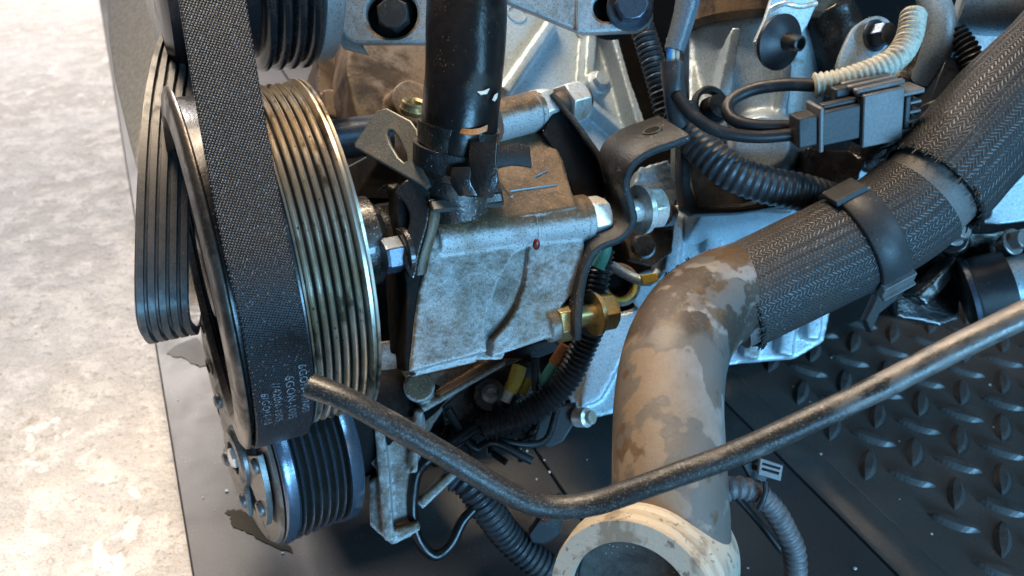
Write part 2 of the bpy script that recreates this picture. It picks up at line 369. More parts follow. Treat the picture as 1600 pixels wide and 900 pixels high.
def tube_mesh(pts, rad, seg=20, step=0.004, smooth=8, caps=True, wob=0.0, inner=None, squash=None):
    """rad: float or f(s, L, angle). inner: wall thickness, makes the tube hollow"""
    line, L = resample(cat(pts, smooth), step)
    n = len(line)
    tang = []
    for i in range(n):
        a = line[max(0, i-1)]; b = line[min(n-1, i+1)]; tang.append((b - a).normalized())
    ref = VZ if abs(tang[0].dot(VZ)) < 0.9 else cv(0, 1, 0)
    nx = (ref - tang[0] * ref.dot(tang[0])).normalized()
    rings = []; verts = []; uvs = []
    for i in range(n):
        nx = (nx - tang[i] * nx.dot(tang[i])).normalized()
        ny = tang[i].cross(nx); s = L * i / (n - 1); ring = []
        for k in range(seg):
            th = 2 * math.pi * k / seg
            r = rad(s, L, th) if callable(rad) else rad
            if wob: r *= 1 + wob * noise.noise(line[i] * 60 + Vector((math.cos(th), math.sin(th), 0)) * 0.8)
            d = nx * math.cos(th) + ny * math.sin(th)
            ring.append(len(verts)); verts.append(line[i] + d * r)
        rings.append(ring)
    faces = []; fuv = []
    for i in range(n - 1):
        for k in range(seg):
            k2 = (k + 1) % seg
            faces.append((rings[i][k], rings[i][k2], rings[i+1][k2], rings[i+1][k]))
            v0 = L * i / (n-1); v1 = L * (i+1) / (n-1)
            fuv.append(((k/seg, v0), ((k+1)/seg, v0), ((k+1)/seg, v1), (k/seg, v1)))
    def cap(i, flip):
        if inner:
            dep = min(0.03, L * 0.4); q = max(1, int(dep / (L / (n-1))))
            idx = [i + (j if i == 0 else -j) for j in range(q + 1)]
            prev = rings[i]
            for j in idx:
                c = line[j]; ring = []
                for v in rings[j]:
                    dd = (verts[v] - c); ring.append(len(verts)); verts.append(c + dd * (1 - inner / dd.length))
                for k in range(seg):
                    k2 = (k+1) % seg
                    f = (prev[k], prev[k2], ring[k2], ring[k])
                    faces.append(f if flip else f[::-1]); fuv.append(((0, 0),) * 4)
                prev = ring
            f = tuple(prev); faces.append(f if flip else f[::-1]); fuv.append(((0, 0),) * seg)
        else:
            f = tuple(rings[i]); faces.append(f[::-1] if flip else f); fuv.append(((0, 0),) * seg)
    if caps: cap(0, True); cap(n - 1, False)
    me = bpy.data.meshes.new('m'); me.from_pydata([tuple(v) for v in verts], [], faces)
    ul = me.uv_layers.new(name='UVMap'); k = 0
    flat = [c for f in fuv for c in f]
    for i, c in enumerate(flat): ul.data[i].uv = c
    shade(me, 45)
    return me
def tube(name, pix, rad, mat, parent=None, world=False, **kw):
    pts = pix if world else [P(*p) for p in pix]
    return link(name, tube_mesh(pts, rad, **kw), mat, parent)
def ribbed(r, pitch, amp=0.14, sharp=1.0):
    def f(s, L, th):
        q = math.sin(2 * math.pi * s / pitch)
        return r * (1 + amp * (math.copysign(abs(q) ** 0.6, q)))
    return f

def lathe_mesh(o, ax, prof, seg=48, ref=None, sharp=35, arc=None):
    ax = ax.normalized()
    ref = ref or (E3 if abs(ax.dot(E3)) < 0.9 else UP)
    x = (ref - ax * ref.dot(ax)).normalized(); y = ax.cross(x)
    verts = []; rings = []
    for h, r in prof:
        if r < 1e-6: verts.append(o + ax * h); rings.append([len(verts) - 1])
        else:
            ring = []
            for k in range(seg):
                t = 2 * math.pi * k / seg
                verts.append(o + ax * h + (x * math.cos(t) + y * math.sin(t)) * r); ring.append(len(verts) - 1)
            rings.append(ring)
    faces = []; uv = []; sl = 0.0
    for i in range(len(rings) - 1):
        a, b = rings[i], rings[i+1]
        ds = math.hypot(prof[i+1][0] - prof[i][0], prof[i+1][1] - prof[i][1])
        for k in range(seg):
            k2 = (k + 1) % seg
            if len(a) == 1 and len(b) == 1: continue
            if len(a) == 1: f = (a[0], b[k2], b[k]); c = ((k/seg, sl), ((k+1)/seg, sl+ds), (k/seg, sl+ds))
            elif len(b) == 1: f = (a[k], a[k2], b[0]); c = ((k/seg, sl), ((k+1)/seg, sl), (k/seg, sl+ds))
            else: f = (a[k], a[k2], b[k2], b[k]); c = ((k/seg, sl), ((k+1)/seg, sl), ((k+1)/seg, sl+ds), (k/seg, sl+ds))
            faces.append(f); uv.append(c)
        sl += ds
    me = bpy.data.meshes.new('m'); me.from_pydata([tuple(v) for v in verts], [], faces)
    ul = me.uv_layers.new(name='UVMap'); flat = [c for f in uv for c in f]
    for i, c in enumerate(flat): ul.data[i].uv = c
    bm = bmesh.new(); bm.from_mesh(me); bmesh.ops.recalc_face_normals(bm, faces=bm.faces); bm.to_mesh(me); bm.free()
    shade(me, sharp); return me
def lathe(name, o, ax, prof, mat, parent=None, seg=48, sharp=35):
    return link(name, lathe_mesh(o, ax, prof, seg, sharp=sharp), mat, parent)

def darken_grooves(name, o, ax, rmax):
    ob = bpy.data.objects[name]; me = ob.data; me.materials.append(M['groove_dark']); wl = wloc(ob); ax = ax.normalized()
    for p in me.polygons:
        d = p.center + wl - o
        if (d - ax * d.dot(ax)).length < rmax: p.material_index = 1
def bm_prism(bm, base, vec):
    n = len(base)
    a = [bm.verts.new(p) for p in base]; b = [bm.verts.new(p + vec) for p in base]
    fs = [bm.faces.new(a), bm.faces.new(b[::-1])]
    for i in range(n): fs.append(bm.faces.new((a[i], b[i], b[(i+1) % n], a[(i+1) % n])))
    bmesh.ops.triangulate(bm, faces=fs[:2])
def bm_cyl(bm, p0, p1, r0, r1=None, seg=24):
    r1 = r0 if r1 is None else r1
    ax = (p1 - p0).normalized(); ref = VZ if abs(ax.dot(VZ)) < 0.9 else UP
    x = (ref - ax * ref.dot(ax)).normalized(); y = ax.cross(x)
    a = []; b = []
    for k in range(seg):
        t = 2 * math.pi * k / seg; d = x * math.cos(t) + y * math.sin(t)
        a.append(bm.verts.new(p0 + d * r0)); b.append(bm.verts.new(p1 + d * r1))
    bm.faces.new(a); bm.faces.new(b[::-1])
    for i in range(seg): bm.faces.new((a[i], b[i], b[(i+1) % seg], a[(i+1) % seg]))
def bm_bar(bm, p0, p1, w0, w1, n, depth):
    d = (p1 - p0).normalized(); s = d.cross(n).normalized()
    bm_prism(bm, [p0 - s*w0/2, p1 - s*w1/2, p1 + s*w1/2, p0 + s*w0/2], -n * depth)
def pix_poly(pix, o, n): return [PP(x, y, o, n) for x, y in pix]
def finish_bm(bm):
    bmesh.ops.recalc_face_normals(bm, faces=bm.faces)
    me = bpy.data.meshes.new('m'); bm.to_mesh(me); bm.free(); return me
def remeshed(name, bm, mat, parent=None, voxel=0.0012, it=4, rough=0.0, rs=120):
    me = finish_bm(bm)
    K = 100.0
    me.transform(Matrix.Scale(K, 4))
    o = bpy.data.objects.new('tmp', me); COL.objects.link(o)
    m = o.modifiers.new('r', 'REMESH'); m.mode = 'VOXEL'; m.voxel_size = voxel * K
    s = o.modifiers.new('s', 'SMOOTH'); s.iterations = it; s.factor = 0.5
    dg = bpy.context.evaluated_depsgraph_get()
    out = bpy.data.meshes.new_from_object(o.evaluated_get(dg))
    bpy.data.objects.remove(o)
    out.transform(Matrix.Scale(1 / K, 4))
    if rough:
        n = len(out.vertices); co = [0.0] * (3 * n); nn = [0.0] * (3 * n)
        out.vertices.foreach_get('co', co); out.vertex_normals.foreach_get('vector', nn)
        for i in range(n):
            q = Vector(co[3*i:3*i+3]); k = noise.noise(q * rs) * rough
            for j in range(3): co[3*i+j] += nn[3*i+j] * k
        out.vertices.foreach_set('co', co); out.update()
    out.polygons.foreach_set('use_smooth', [True] * len(out.polygons))
    return link(name, out, mat, parent)
def hard(name, bm, mat, parent=None, bevel=0.0006, segs=2):
    me = finish_bm(bm)
    o = link(name, me, mat, parent)
    if bevel:
        b = o.modifiers.new('bevel', 'BEVEL'); b.width = bevel; b.segments = segs; b.limit_method = 'ANGLE'; b.angle_limit = R(35)
        b.harden_normals = False
    shade(me, 40)
    return o
def plate(name, pix, o, n, th, mat, parent=None, holes=(), bev=0.0006, smooth=0, world=None):
    """flat plate cut to an outline, holes = list of outlines; front face in the plane o, n"""
    n = n.normalized()
    x = (cv(1, 0, 0) - n * cv(1, 0, 0).dot(n)).normalized(); y = n.cross(x)
    cu = bpy.data.curves.new('c', 'CURVE'); cu.dimensions = '2D'; cu.fill_mode = 'BOTH'
    for k, ol in enumerate([pix] + list(holes)):
        pts = pix_poly(ol, o, n)
        if smooth: pts = cat(pts, smooth, True)
        sp = cu.splines.new('POLY'); sp.points.add(len(pts) - 1); sp.use_cyclic_u = True
        for q, p in zip(sp.points, pts): q.co = ((p - o).dot(x), (p - o).dot(y), 0, 1)
    cu.extrude = max(0.0001, th / 2 - bev); cu.bevel_depth = bev; cu.bevel_resolution = 1; cu.offset = -bev
    ob = bpy.data.objects.new('tmp', cu); COL.objects.link(ob)
    dg = bpy.context.evaluated_depsgraph_get()
    me = bpy.data.meshes.new_from_object(ob.evaluated_get(dg)); bpy.data.objects.remove(ob)
    mt = Matrix.Identity(4)
    for i in range(3): mt[i][0] = x[i]; mt[i][1] = y[i]; mt[i][2] = n[i]; mt[i][3] = (o - n * th / 2)[i]
    me.transform(mt); shade(me, 30)
    return link(name, me, mat, parent)
def ell(cx, cy, rx, ry, rot=0, n=28):
    c, s = math.cos(R(rot)), math.sin(R(rot)); out = []
    for k in range(n):
        t = 2 * math.pi * k / n; a = rx * math.cos(t); b = ry * math.sin(t)
        out.append((cx + a*c - b*s, cy + a*s + b*c))
    return out
def slot(x0, y0, x1, y1, r, n=8):
    a = math.atan2(y1 - y0, x1 - x0); out = []
    for k in range(n + 1): t = a - math.pi/2 + math.pi * k / n; out.append((x1 + r*math.cos(t), y1 + r*math.sin(t)))
    for k in range(n + 1): t = a + math.pi/2 + math.pi * k / n; out.append((x0 + r*math.cos(t), y0 + r*math.sin(t)))
    return out
def hexhead(name, o, ax, r, h, mat, parent=None, flange=0.0, rot=0.0, recess=False, part='hex_head'):
    """hexagonal head or nut with chamfered corners; o = seat of the head"""
    ax = ax.normalized(); ref = VZ if abs(ax.dot(VZ)) < 0.9 else UP
    x = (ref - ax * ref.dot(ax)).normalized(); y = ax.cross(x)
    verts = []; faces = []
    levels = [(0, 1.0), (h * 0.82, 1.0), (h, 0.86)]
    if recess: levels += [(h, 0.62), (h * 0.85, 0.58)]
    for hh, k in levels:
        for i in range(12):
            t = 2 * math.pi * i / 12 + rot
            rr = r * k if (i % 2 == 0) else r * k * (0.866 if k > 0.9 else min(1, 0.866 / 0.86 * 1.0))
            verts.append(o + ax * hh + (x * math.cos(t) + y * math.sin(t)) * rr)
    for l in range(len(levels) - 1):
        for i in range(12):
            j = (i + 1) % 12; faces.append((l*12+i, l*12+j, (l+1)*12+j, (l+1)*12+i))
    faces.append(tuple(range(12))[::-1]); faces.append(tuple((len(levels)-1)*12 + i for i in range(12)))
    me = bpy.data.meshes.new('m'); me.from_pydata([tuple(v) for v in verts], [], faces)
    bm = bmesh.new(); bm.from_mesh(me); bmesh.ops.recalc_face_normals(bm, faces=bm.faces); bm.to_mesh(me); bm.free()
    ob = link(part, me, mat, parent)
    b = ob.modifiers.new('bevel', 'BEVEL'); b.width = r * 0.05; b.segments = 2; b.limit_method = 'ANGLE'; b.angle_limit = R(25)
    shade(me, 20)
    return ob
def bolt(label, o, ax, r, h, mat, wr=0.0, wh=0.0015, shank=0.01, group=None, name='bolt', recess=False, rot=0.3, nut=None, mat2=None):
    t = thing(name, label, 'nut' if name == 'nut' else 'bolt', o, group)
    hexhead('hex_head', o + ax * (wh if wr else 0), ax, r, h, mat, t, rot=rot, recess=recess)
    if wr: lathe('washer', o, ax, [(0, 0), (0, wr), (wh*0.7, wr), (wh, wr*0.93), (wh, 0)], mat2 or mat, t, 32)
    if shank: lathe('shank', o, -ax, [(0, 0), (0, r*0.55), (shank, r*0.55), (shank, 0)], mat, t, 16)
    return t
def sweep(name, frames, prof, mat, parent=None, closed_prof=True, sharp=30, uvscale=True):
    """frames: (position, across, out); prof: (u, h) closed outline"""
    verts = []; n = len(prof); faces = []; uv = []; s = 0; ss = []
    for i, (c, a, o) in enumerate(frames):
        if i: s += (c - frames[i-1][0]).length
        ss.append(s)
        for u, h in prof: verts.append(c + a * u + o * h)
    for i in range(len(frames) - 1):
        for k in range(n):
            k2 = (k + 1) % n
            faces.append((i*n+k, i*n+k2, (i+1)*n+k2, (i+1)*n+k))
            uv.append(((prof[k][0], ss[i]), (prof[k2][0], ss[i]), (prof[k2][0], ss[i+1]), (prof[k][0], ss[i+1])))
    faces.append(tuple(range(n))[::-1]); uv.append(((0, 0),) * n)
    faces.append(tuple((len(frames)-1)*n + k for k in range(n))); uv.append(((0, 0),) * n)
    me = bpy.data.meshes.new('m'); me.from_pydata([tuple(v) for v in verts], [], faces)
    ul = me.uv_layers.new(name='UVMap'); flat = [c for f in uv for c in f]
    for i, c in enumerate(flat): ul.data[i].uv = c
    bm = bmesh.new(); bm.from_mesh(me); bmesh.ops.recalc_face_normals(bm, faces=bm.faces); bm.to_mesh(me); bm.free()
    shade(me, sharp)
    return link(name, me, mat, parent)
def bentbar(name, pix, width_vec, th, mat, parent=None, n=8, world=False, step=0.0025):
    """flat bar bent along a line of points, its width along width_vec"""
    pts = pix if world else [P(*p) for p in pix]
    line, L = resample(cat(pts, n), step)
    fr = []
    wv = width_vec.normalized(); W = width_vec.length
    for i in range(len(line)):
        tg = (line[min(i+1, len(line)-1)] - line[max(0, i-1)]).normalized()
        fr.append((line[i], wv, tg.cross(wv).normalized()))
    b = 0.0005
    prof = [(b, -th/2), (W-b, -th/2), (W, -th/2+b), (W, th/2-b), (W-b, th/2), (b, th/2), (0, th/2-b), (0, -th/2+b)]
    return sweep(name, fr, prof, mat, parent, sharp=50)

# ------------------------------------------------------------------ floor and pallet
ZF = -0.035
me = bpy.data.meshes.new('floor')
me.from_pydata([(-6, -2, ZF), (6, -2, ZF), (6, 8, ZF), (-6, 8, ZF)], [], [(0, 1, 2, 3)])
fl = bpy.data.objects.new('floor', me); COL.objects.link(fl); me.materials.append(M['concrete']); fl['kind'] = 'structure'
chips = []
e0, e1 = G(300, 900), G(155, 0)
ed = (e1 - e0).normalized()
s0, s1 = G(1130, 613), G(1400, 900)           # seam between smooth deck and trim strip
sd = (s1 - s0).normalized(); sn = Vector((-sd.y, sd.x, 0))
if sn.x < 0: sn = -sn
pal = thing('pallet', 'black plastic pallet with raised tread bars and a smooth grey deck under the engine', 'pallet', (0.1, 0.5, ZF))
def deck(name, poly, mat, top, th=0.03):
    bm = bmesh.new(); bm_prism(bm, [Vector((p.x, p.y, top)) for p in poly], Vector((0, 0, -th)))
    return hard(name, bm, mat, pal, 0.0015)
# strips of deck parallel to the pallet edge, split by open seams
sd = -ed; sn = Vector((-ed.y, ed.x, 0))
if sn.x < 0: sn = -sn
g = 0.0006
deck('deck_base', [e0 - ed * 0.9 + sn * 0.002, e0 - ed * 0.9 + sn * 2.4, e0 + ed * 2.2 + sn * 2.4, e0 + ed * 2.2 + sn * 0.002], M['tread'], -0.0303, 0.004)
def strip(name, u0, u1, mat, top=0.0):
    c = [e0 + sn * u0 - ed * 0.9, e0 + sn * u1 - ed * 0.9, e0 + sn * u1 + ed * 2.2, e0 + sn * u0 + ed * 2.2]
    return deck(name, c, mat, top)
uA = (G(855, 730) - e0).dot(sn); uB = (G(1310, 806) - e0).dot(sn); bw = (G(1380, 806) - e0).dot(sn) - uB
strip('panel', 0, uA - g, M['panel']); strip('panel', uA + g, uB - g, M['panel'])
prof = [(0, -0.02)] + [(bw * k / 12, 0.0005 + 0.0035 * math.sin(math.pi * min(1, max(0, (k / 12 * 1.15 - 0.1))))) for k in range(13)] + [(bw, -0.02)]
fr = [(e0 + sn * (uB + g) - ed * (0.9 - 3.1 * k / 20), sn, UP) for k in range(21)]
sweep('trim_strip', fr, prof, M['tread'], pal, sharp=60)
strip('tread_panel', uB + bw + 2 * g, uB + bw + 2.2, M['tread'])
s0 = e0 + sn * uB
# tread bars, lens shaped
A1 = G(1364, 686); W = (G(1496, 727) - A1); Wn = W.length; pu = W.normalized(); qu = Vector((-pu.y, pu.x, 0))
BL, BW_, BH = Wn * 0.29, Wn * 0.11, Wn * 0.062
def bar_mesh():
    verts = []; faces = []; N = 10
    for i in range(N + 1):
        x = -1 + 2 * i / N; wd = max(0.05, (1 - abs(x) ** 2.2)) * BW_; hh = BH * max(0.0, 1 - abs(x) ** 6)
        for y, z in ((-1, -0.0005), (-0.42, 1), (0.42, 1), (1, -0.0005)):
            verts.append((x * BL, y * wd, z * hh if z > 0 else z))
    for i in range(N):
        for j in range(3): a = i*4+j; faces.append((a, a+4, a+5, a+1))
    faces.append((0, 1, 2, 3)); b = N*4; faces.append((b+3, b+2, b+1, b))
    m = bpy.data.meshes.new('tread_bar'); m.from_pydata(verts, [], faces); m.materials.append(M['bar'])
    for p in m.polygons: p.use_smooth = False
    return m
barm = bar_mesh(); cnt = 0
pw = wloc(pal)
v1 = (pu + qu) * Wn / 2; v2 = (pu - qu) * Wn / 2
def topix(p):
    q = CR.transposed() @ (p - CO); return 800 + F * q.x / -q.z, 450 - F * q.y / -q.z, -q.z
for i in range(-14, 16):
    for j in range(-14, 16):
        for kind in (0, 1):
            c = A1 + v1 * i + v2 * j + (pu * Wn / 2 if kind else Vector())
            if (c - s0).dot(sn) < bw + 3*g + (0.018 if kind else 0.022): continue
            x, y, d = topix(c)
            if d < 0.1 or x < 1040 or x > 1680 or y < 400 or y > 980: continue
            o = bpy.data.objects.new('tread_bar', barm); COL.objects.link(o); o.parent = pal
            o.location = c - pw + Vector((0, 0, 0.0))
            o.rotation_euler = (0, 0, math.atan2(pu.y, pu.x) + (math.pi / 2 if kind else 0)); cnt += 1
# an oil stain and a dull grey patch lying on the deck
oilm = grimy('spilled_oil', (0.022, 0.017, 0.006), (0.032, 0.024, 0.010), 0.4, 0.7, 40, 0.5, 0.55, spec=0.12)
patch_grey = grimy('dull_grey_patch', (0.026, 0.025, 0.025), (0.03, 0.029, 0.028), 0.4, 0.7, 40, 0.55, 0.6)  # slightly darker than the deck, for the second patch
def stain(pix, oilm=oilm, name='deck_stain'):
    bm = bmesh.new(); p = cat([G(x, y, 0.0006) for x, y in pix], 5, True); p = [q + Vector((random.uniform(-1, 1), random.uniform(-1, 1), 0)) * 0.0011 for q in p]; bm_prism(bm, p, Vector((0, 0, -0.0004)))
    return link(name, finish_bm(bm), oilm, pal)
stain([(352, 800), (362, 796), (385, 800), (410, 815), (440, 840), (455, 862), (410, 846), (385, 832), (366, 822), (360, 808)])
stain([(262, 552), (285, 535), (310, 530), (330, 560), (312, 572), (290, 560)], patch_grey)

bm = bmesh.new()
for k in range(55):
    p = G(random.uniform(240, 1590), random.uniform(520, 895)); r = random.uniform(0.0003, 0.0011)
    if (p - e0).dot(sn) < 0.004: continue
    bmesh.ops.create_icosphere(bm, subdivisions=1, radius=r, matrix=Matrix.Translation(p + Vector((0, 0, 0.0004 + r * 0.4))) @ Matrix.Diagonal((random.uniform(.6, 1.6), random.uniform(.6, 1.4), 0.6, 1)))
o = link('grit', finish_bm(bm), M['white'], pal); o['kind'] = 'stuff'

# ------------------------------------------------------------------ crank style double pulley and belt
C0 = P(320, 425, 0.36); RP = 0.0785
pl = thing('grooved_pulley', 'big worn steel pulley with bare shiny grooves right of the woven belt', 'pulley', C0 - UP * RP)
prof = [(0.0285, 0.05), (0.028, RP - 0.001), (0.0285, RP + 0.0008), (0.0295, RP)]
x = 0.0297; pitch = 0.0037
while x < 0.0505:
    for k in range(7):
        t = k / 6; q = (0, 0.35, 0.88, 1.0, 0.88, 0.35, 0)[k]
        prof.append((x + pitch * t, RP - 0.0044 + 0.0044 * q))
    x += pitch
prof += [(x + 0.0004, RP - 0.001), (x + 0.001, RP + 0.0012), (x + 0.0016, RP + 0.0012), (x + 0.0019, RP - 0.0006), (x + 0.0028, RP - 0.0006), (x + 0.0032, RP + 0.0008),
         (x + 0.0044, RP + 0.0006), (x + 0.005, RP - 0.002), (x + 0.005, RP - 0.012), (x - 0.004, RP - 0.014), (x - 0.006, 0.03)]
lathe('groove_ring', C0, A, prof, M['groove'], pl, 180, 60)
darken_grooves('groove_ring', C0, A, RP - 0.0030)
# front sheave: rim, dished face and hub
lathe('front_rim', C0, A, [(0.0005, RP - 0.011), (-0.0022, RP - 0.0092), (-0.0030, RP - 0.0085), (-0.0018, RP + 0.0006), (-0.0004, RP + 0.0034), (0.0012, RP + 0.0036), (0.002, RP + 0.001), (0.0022, RP - 0.004), (0.0022, RP - 0.012)], M['rimsteel'], pl, 140, 60)
lathe('sheave', C0, A, [(0.0023, RP - 0.012), (0.0025, RP - 0.0015), (0.0262, RP - 0.0015), (0.0266, RP + 0.0015), (0.0278, RP + 0.0015), (0.0278, RP - 0.01)], M['black_gloss'], pl, 120, 50)
lathe('dished_face', C0, A, [(0.0005, RP - 0.0098), (0.006, RP - 0.013), (0.012, 0.048), (0.013, 0.028), (0.002, 0.024), (0.0, 0.020), (0.0, 0.0)], M['black_gloss'], pl, 96, 40)
lathe('hub', C0, A, [(0.02, 0.0), (0.02, 0.022), (0.078, 0.022), (0.082, 0.017), (0.105, 0.017), (0.105, 0.0)], M['dark_oily'], pl, 48)

def ribs_profile(w, ribs, th=0.0018, rh=0.0026):
    pr = [(0.0, -0.0004), (0.0006, 0), (w - 0.0006, 0), (w, -0.0004), (w, -th)]
    p = w / ribs
    for k in range(ribs):
        x1 = w - p * k
        pr += [(x1 - p * 0.10, -th), (x1 - p * 0.20, -th - rh), (x1 - p * 0.80, -th - rh), (x1 - p * 0.90, -th)]
    pr += [(0, -th)]
    return pr
BR = RP + 0.0042
a0 = -2.0
def belt_line(s):
    """s<0: straight run upward, s>0: round the pulley; returns centre and outward normal"""
    if s < 0:
        n = E3 * math.cos(R(a0)) + E2 * math.sin(R(a0)); t = E2 * math.cos(R(a0)) - E3 * math.sin(R(a0))
        return C0 + n * BR + t * (-s), n
    al = R(a0) - s / BR
    if al > R(-160):
        n = E3 * math.cos(al) + E2 * math.sin(al); return C0 + n * BR, n
    al0 = R(-160); n = E3 * math.cos(al0) + E2 * math.sin(al0); t = E2 * math.cos(al0) - E3 * math.sin(al0)
    return C0 + n * BR - t * (s - (R(a0) - al0) * BR), n
U0 = 0.0032; BWD = 0.0232
ss = [-0.16 + 0.0028 * k for k in range(168)]
fr = []
for s in ss:
    c, n = belt_line(s)
    fr.append((c + A * (U0 + 0.0004 * math.sin(s * 40) + (0.045 * -s if s < 0 else 0)), A, n))
belt = thing('drive_belt', 'wide black woven drive belt running down round the front of the big pulley', 'belt', C0 - UP * BR)
sweep('belt_band', fr, ribs_profile(BWD, 6), M['belt'], belt, sharp=25)
def belt_text(txt, s_start, u, size):
    cu = bpy.data.curves.new('t', 'FONT'); cu.body = txt; cu.size = size; cu.extrude = 0; cu.space_character = 1.15
    o = bpy.data.objects.new('t', cu); COL.objects.link(o)
    dg = bpy.context.evaluated_depsgraph_get(); me = bpy.data.meshes.new_from_object(o.evaluated_get(dg)); bpy.data.objects.remove(o)
    for v in me.vertices:
        c, n = belt_line(s_start + v.co.x)
        v.co = c + A * (U0 + u + v.co.y) + n * 0.00025
    return me
bmt = bmesh.new()
sA = BR * R(a0 + 36)
for txt, ds, u, sz in (('6GON-10N05', 0.000, 0.0185, 0.0044), ('6GON-1005', 0.004, 0.0130, 0.0048), ('//420N-1005', 0.006, 0.0078, 0.0042), ('6/GON-10', 0.010, 0.0032, 0.0042)):
    mt = belt_text(txt, sA + ds, u, sz); bmt.from_mesh(mt)
me = bpy.data.meshes.new('m'); bmt.to_mesh(me); bmt.free()
link('lettering', me, M['print'], belt)

# loose loop of ribbed belt at far left, ribs toward the viewer
lb = [(252, 58, 0.43), (236, 105, 0.415), (223, 180, 0.395), (215, 280, 0.38), (211, 380, 0.372), (210, 460, 0.37), (213, 500, 0.374), (222, 521, 0.388), (235, 520, 0.405), (242, 480, 0.425), (238, 400, 0.44)]
pts, L = resample(cat([P(*p) for p in lb], 10), 0.0025)
fr = []
for i, p in enumerate(pts):
    t = (pts[min(i+1, len(pts)-1)] - pts[max(0, i-1)]).normalized()
    ac = (A - t * A.dot(t)).normalized()
    f = min(1.0, 0.78 + i / 60)
    fr.append((p, ac * f, -(ac.cross(t)).normalized() * -1))
# make the ribbed side face out
test = fr[20][2].dot(VZ)
fr = [(c, a, (n if test < 0 else -n)) for c, a, n in fr]
tag(sweep('loose_belt', fr, ribs_profile(0.0235, 5, 0.0016, 0.003), M['dusty_rubber'], None, sharp=25),
    'loose black belt loop at far left with its ribs showing', 'belt')

# ------------------------------------------------------------------ idler pulley up top
ip = P(240, -90, 0.43)
idl = thing('idler_pulley', 'black ridged idler pulley with a bare silver ring behind the woven belt', 'pulley', ip - UP * 0.06)
lathe('front_flange', ip, A, [(-0.007, 0.0), (-0.007, 0.066), (-0.004, 0.074), (0.006, 0.076), (0.008, 0.072), (0.010, 0.070), (0.02, 0.070), (0.021, 0.0)], M['black_gloss'], idl, 96, 50)
pr = [(0.02, 0.0), (0.02, 0.060), (0.042, 0.064)]
for k in range(4):
    x = 0.042 + k * 0.0080
    pr += [(x, 0.066), (x + 0.001, 0.0705), (x + 0.003, 0.0722 ), (x + 0.005, 0.0722), (x + 0.0068, 0.0705), (x + 0.0075, 0.066)]
pr += [(0.0745, 0.0)]
lathe('ridged_drum', ip, A, pr, M['black_gloss'], idl, 96, 60)
lathe('silver_ring', ip, A, [(0.0747, 0.0), (0.0747, 0.068), (0.0753, 0.0695), (0.0845, 0.0695), (0.0855, 0.068), (0.0855, 0.0)], M['cast'], idl, 96, 50)

# grey cover panel far upper left
o = P(200, 100, 0.62)
tag(plate('cover_panel', [(162, -60), (240, -60), (250, 60), (236, 130), (222, 200), (212, 268), (196, 205), (176, 120), (168, 60)], o, (VZ * 0.75 + cv(-0.45, 0.3, 0)), 0.012, M['cover'], None, bev=0.003),
    'dull grey metal cover panel standing behind the loose belt at upper left', 'cover')

# ------------------------------------------------------------------ air conditioning compressor, lower left
A_c, E2c, E3c = axis_frame(33, 13)
Cc = P(392, 706, 0.425); RC = 0.052
ac = thing('compressor', 'compressor with grooved blue-black pulley and bolted grey clutch plate near the pallet', 'compressor', Cc - UP * 0.06)
pr = [(0.0, 0.02), (0.0, RC - 0.004), (0.0, RC - 0.001), (0.001, RC), (0.004, RC), (0.0055, RC), (0.006, RC - 0.0015), (0.007, RC - 0.0015), (0.0075, RC - 0.0005)]
x = 0.0077
for k in range(6):
    for q in range(7):
        t = q / 6; pr.append((x + 0.0043 * t, RC - 0.0045 + 0.0042 * (math.sin(math.pi * t) ** 2.2)))
    x += 0.0043
pr += [(x + 0.0008, RC - 0.001), (x + 0.001, RC + 0.0005), (x + 0.0075, RC + 0.0005), (x + 0.0085, RC - 0.001), (x + 0.0085, 0.02)]
lathe('grooved_ring', Cc, A_c, pr, M['bluepulley'], ac, 140, 60)
darken_grooves('grooved_ring', Cc, A_c, RC - 0.0022)
lathe('face_ring', Cc, A_c, [(-0.0012, 0.0), (-0.0012, 0.034), (-0.0022, 0.036), (-0.0022, RC - 0.0035), (-0.0008, RC - 0.002), (-0.0002, 0.03)], M['clutch'], ac, 96, 40)
def petal(r0, r1, a_0, a_1, h0, th, mat, name):
    pts = []
    n = 14
    for k in range(n + 1): a = R(a_0 + (a_1 - a_0) * k / n); pts.append((r1, a))
    for k in range(n + 1): a = R(a_1 - (a_1 - a_0) * k / n); pts.append((r0, a))
    base = [Cc + A_c * h0 + (E3c * math.cos(a) + E2c * math.sin(a)) * r for r, a in pts]
    bm = bmesh.new(); bm_prism(bm, base, A_c * th)
    return hard(name, bm, mat, ac, 0.0008)
for k, (s, e) in enumerate(((-72, 10), (48, 130), (168, 250))):
    petal(0.012, 0.0405, s + 8, e - 8, -0.0062, 0.003, M['clutch'], 'clutch_plate')
    for aa, rr in ((s + 17, 0.033), (e - 17, 0.033)):
        c = Cc + A_c * -0.0062 + (E3c * math.cos(R(aa)) + E2c * math.sin(R(aa))) * rr
        lathe('rivet', c, -A_c, [(0, 0.0042), (0.001, 0.0042), (0.0024, 0.0032), (0.003, 0.0)], M['clutch'], ac, 16)
lathe('clutch_hub', Cc, -A_c, [(0.0, 0.0), (0.0, 0.018), (0.008, 0.0165), (0.0095, 0.0145), (0.0095, 0.009), (0.005, 0.0085), (0.005, 0.0)], M['clutch'], ac, 40)
lathe('centre_nut', Cc + A_c * -0.005, -A_c, [(0, 0.006), (0.005, 0.006), (0.006, 0.005), (0.006, 0)], M['zinc'], ac, 6)
lathe('body', Cc, A_c, [(x + 0.010, 0.0), (x + 0.010, 0.034), (x + 0.05, 0.034), (x + 0.052, 0.030), (x + 0.09, 0.030), (x + 0.09, 0.0)], M['void'], ac, 48)

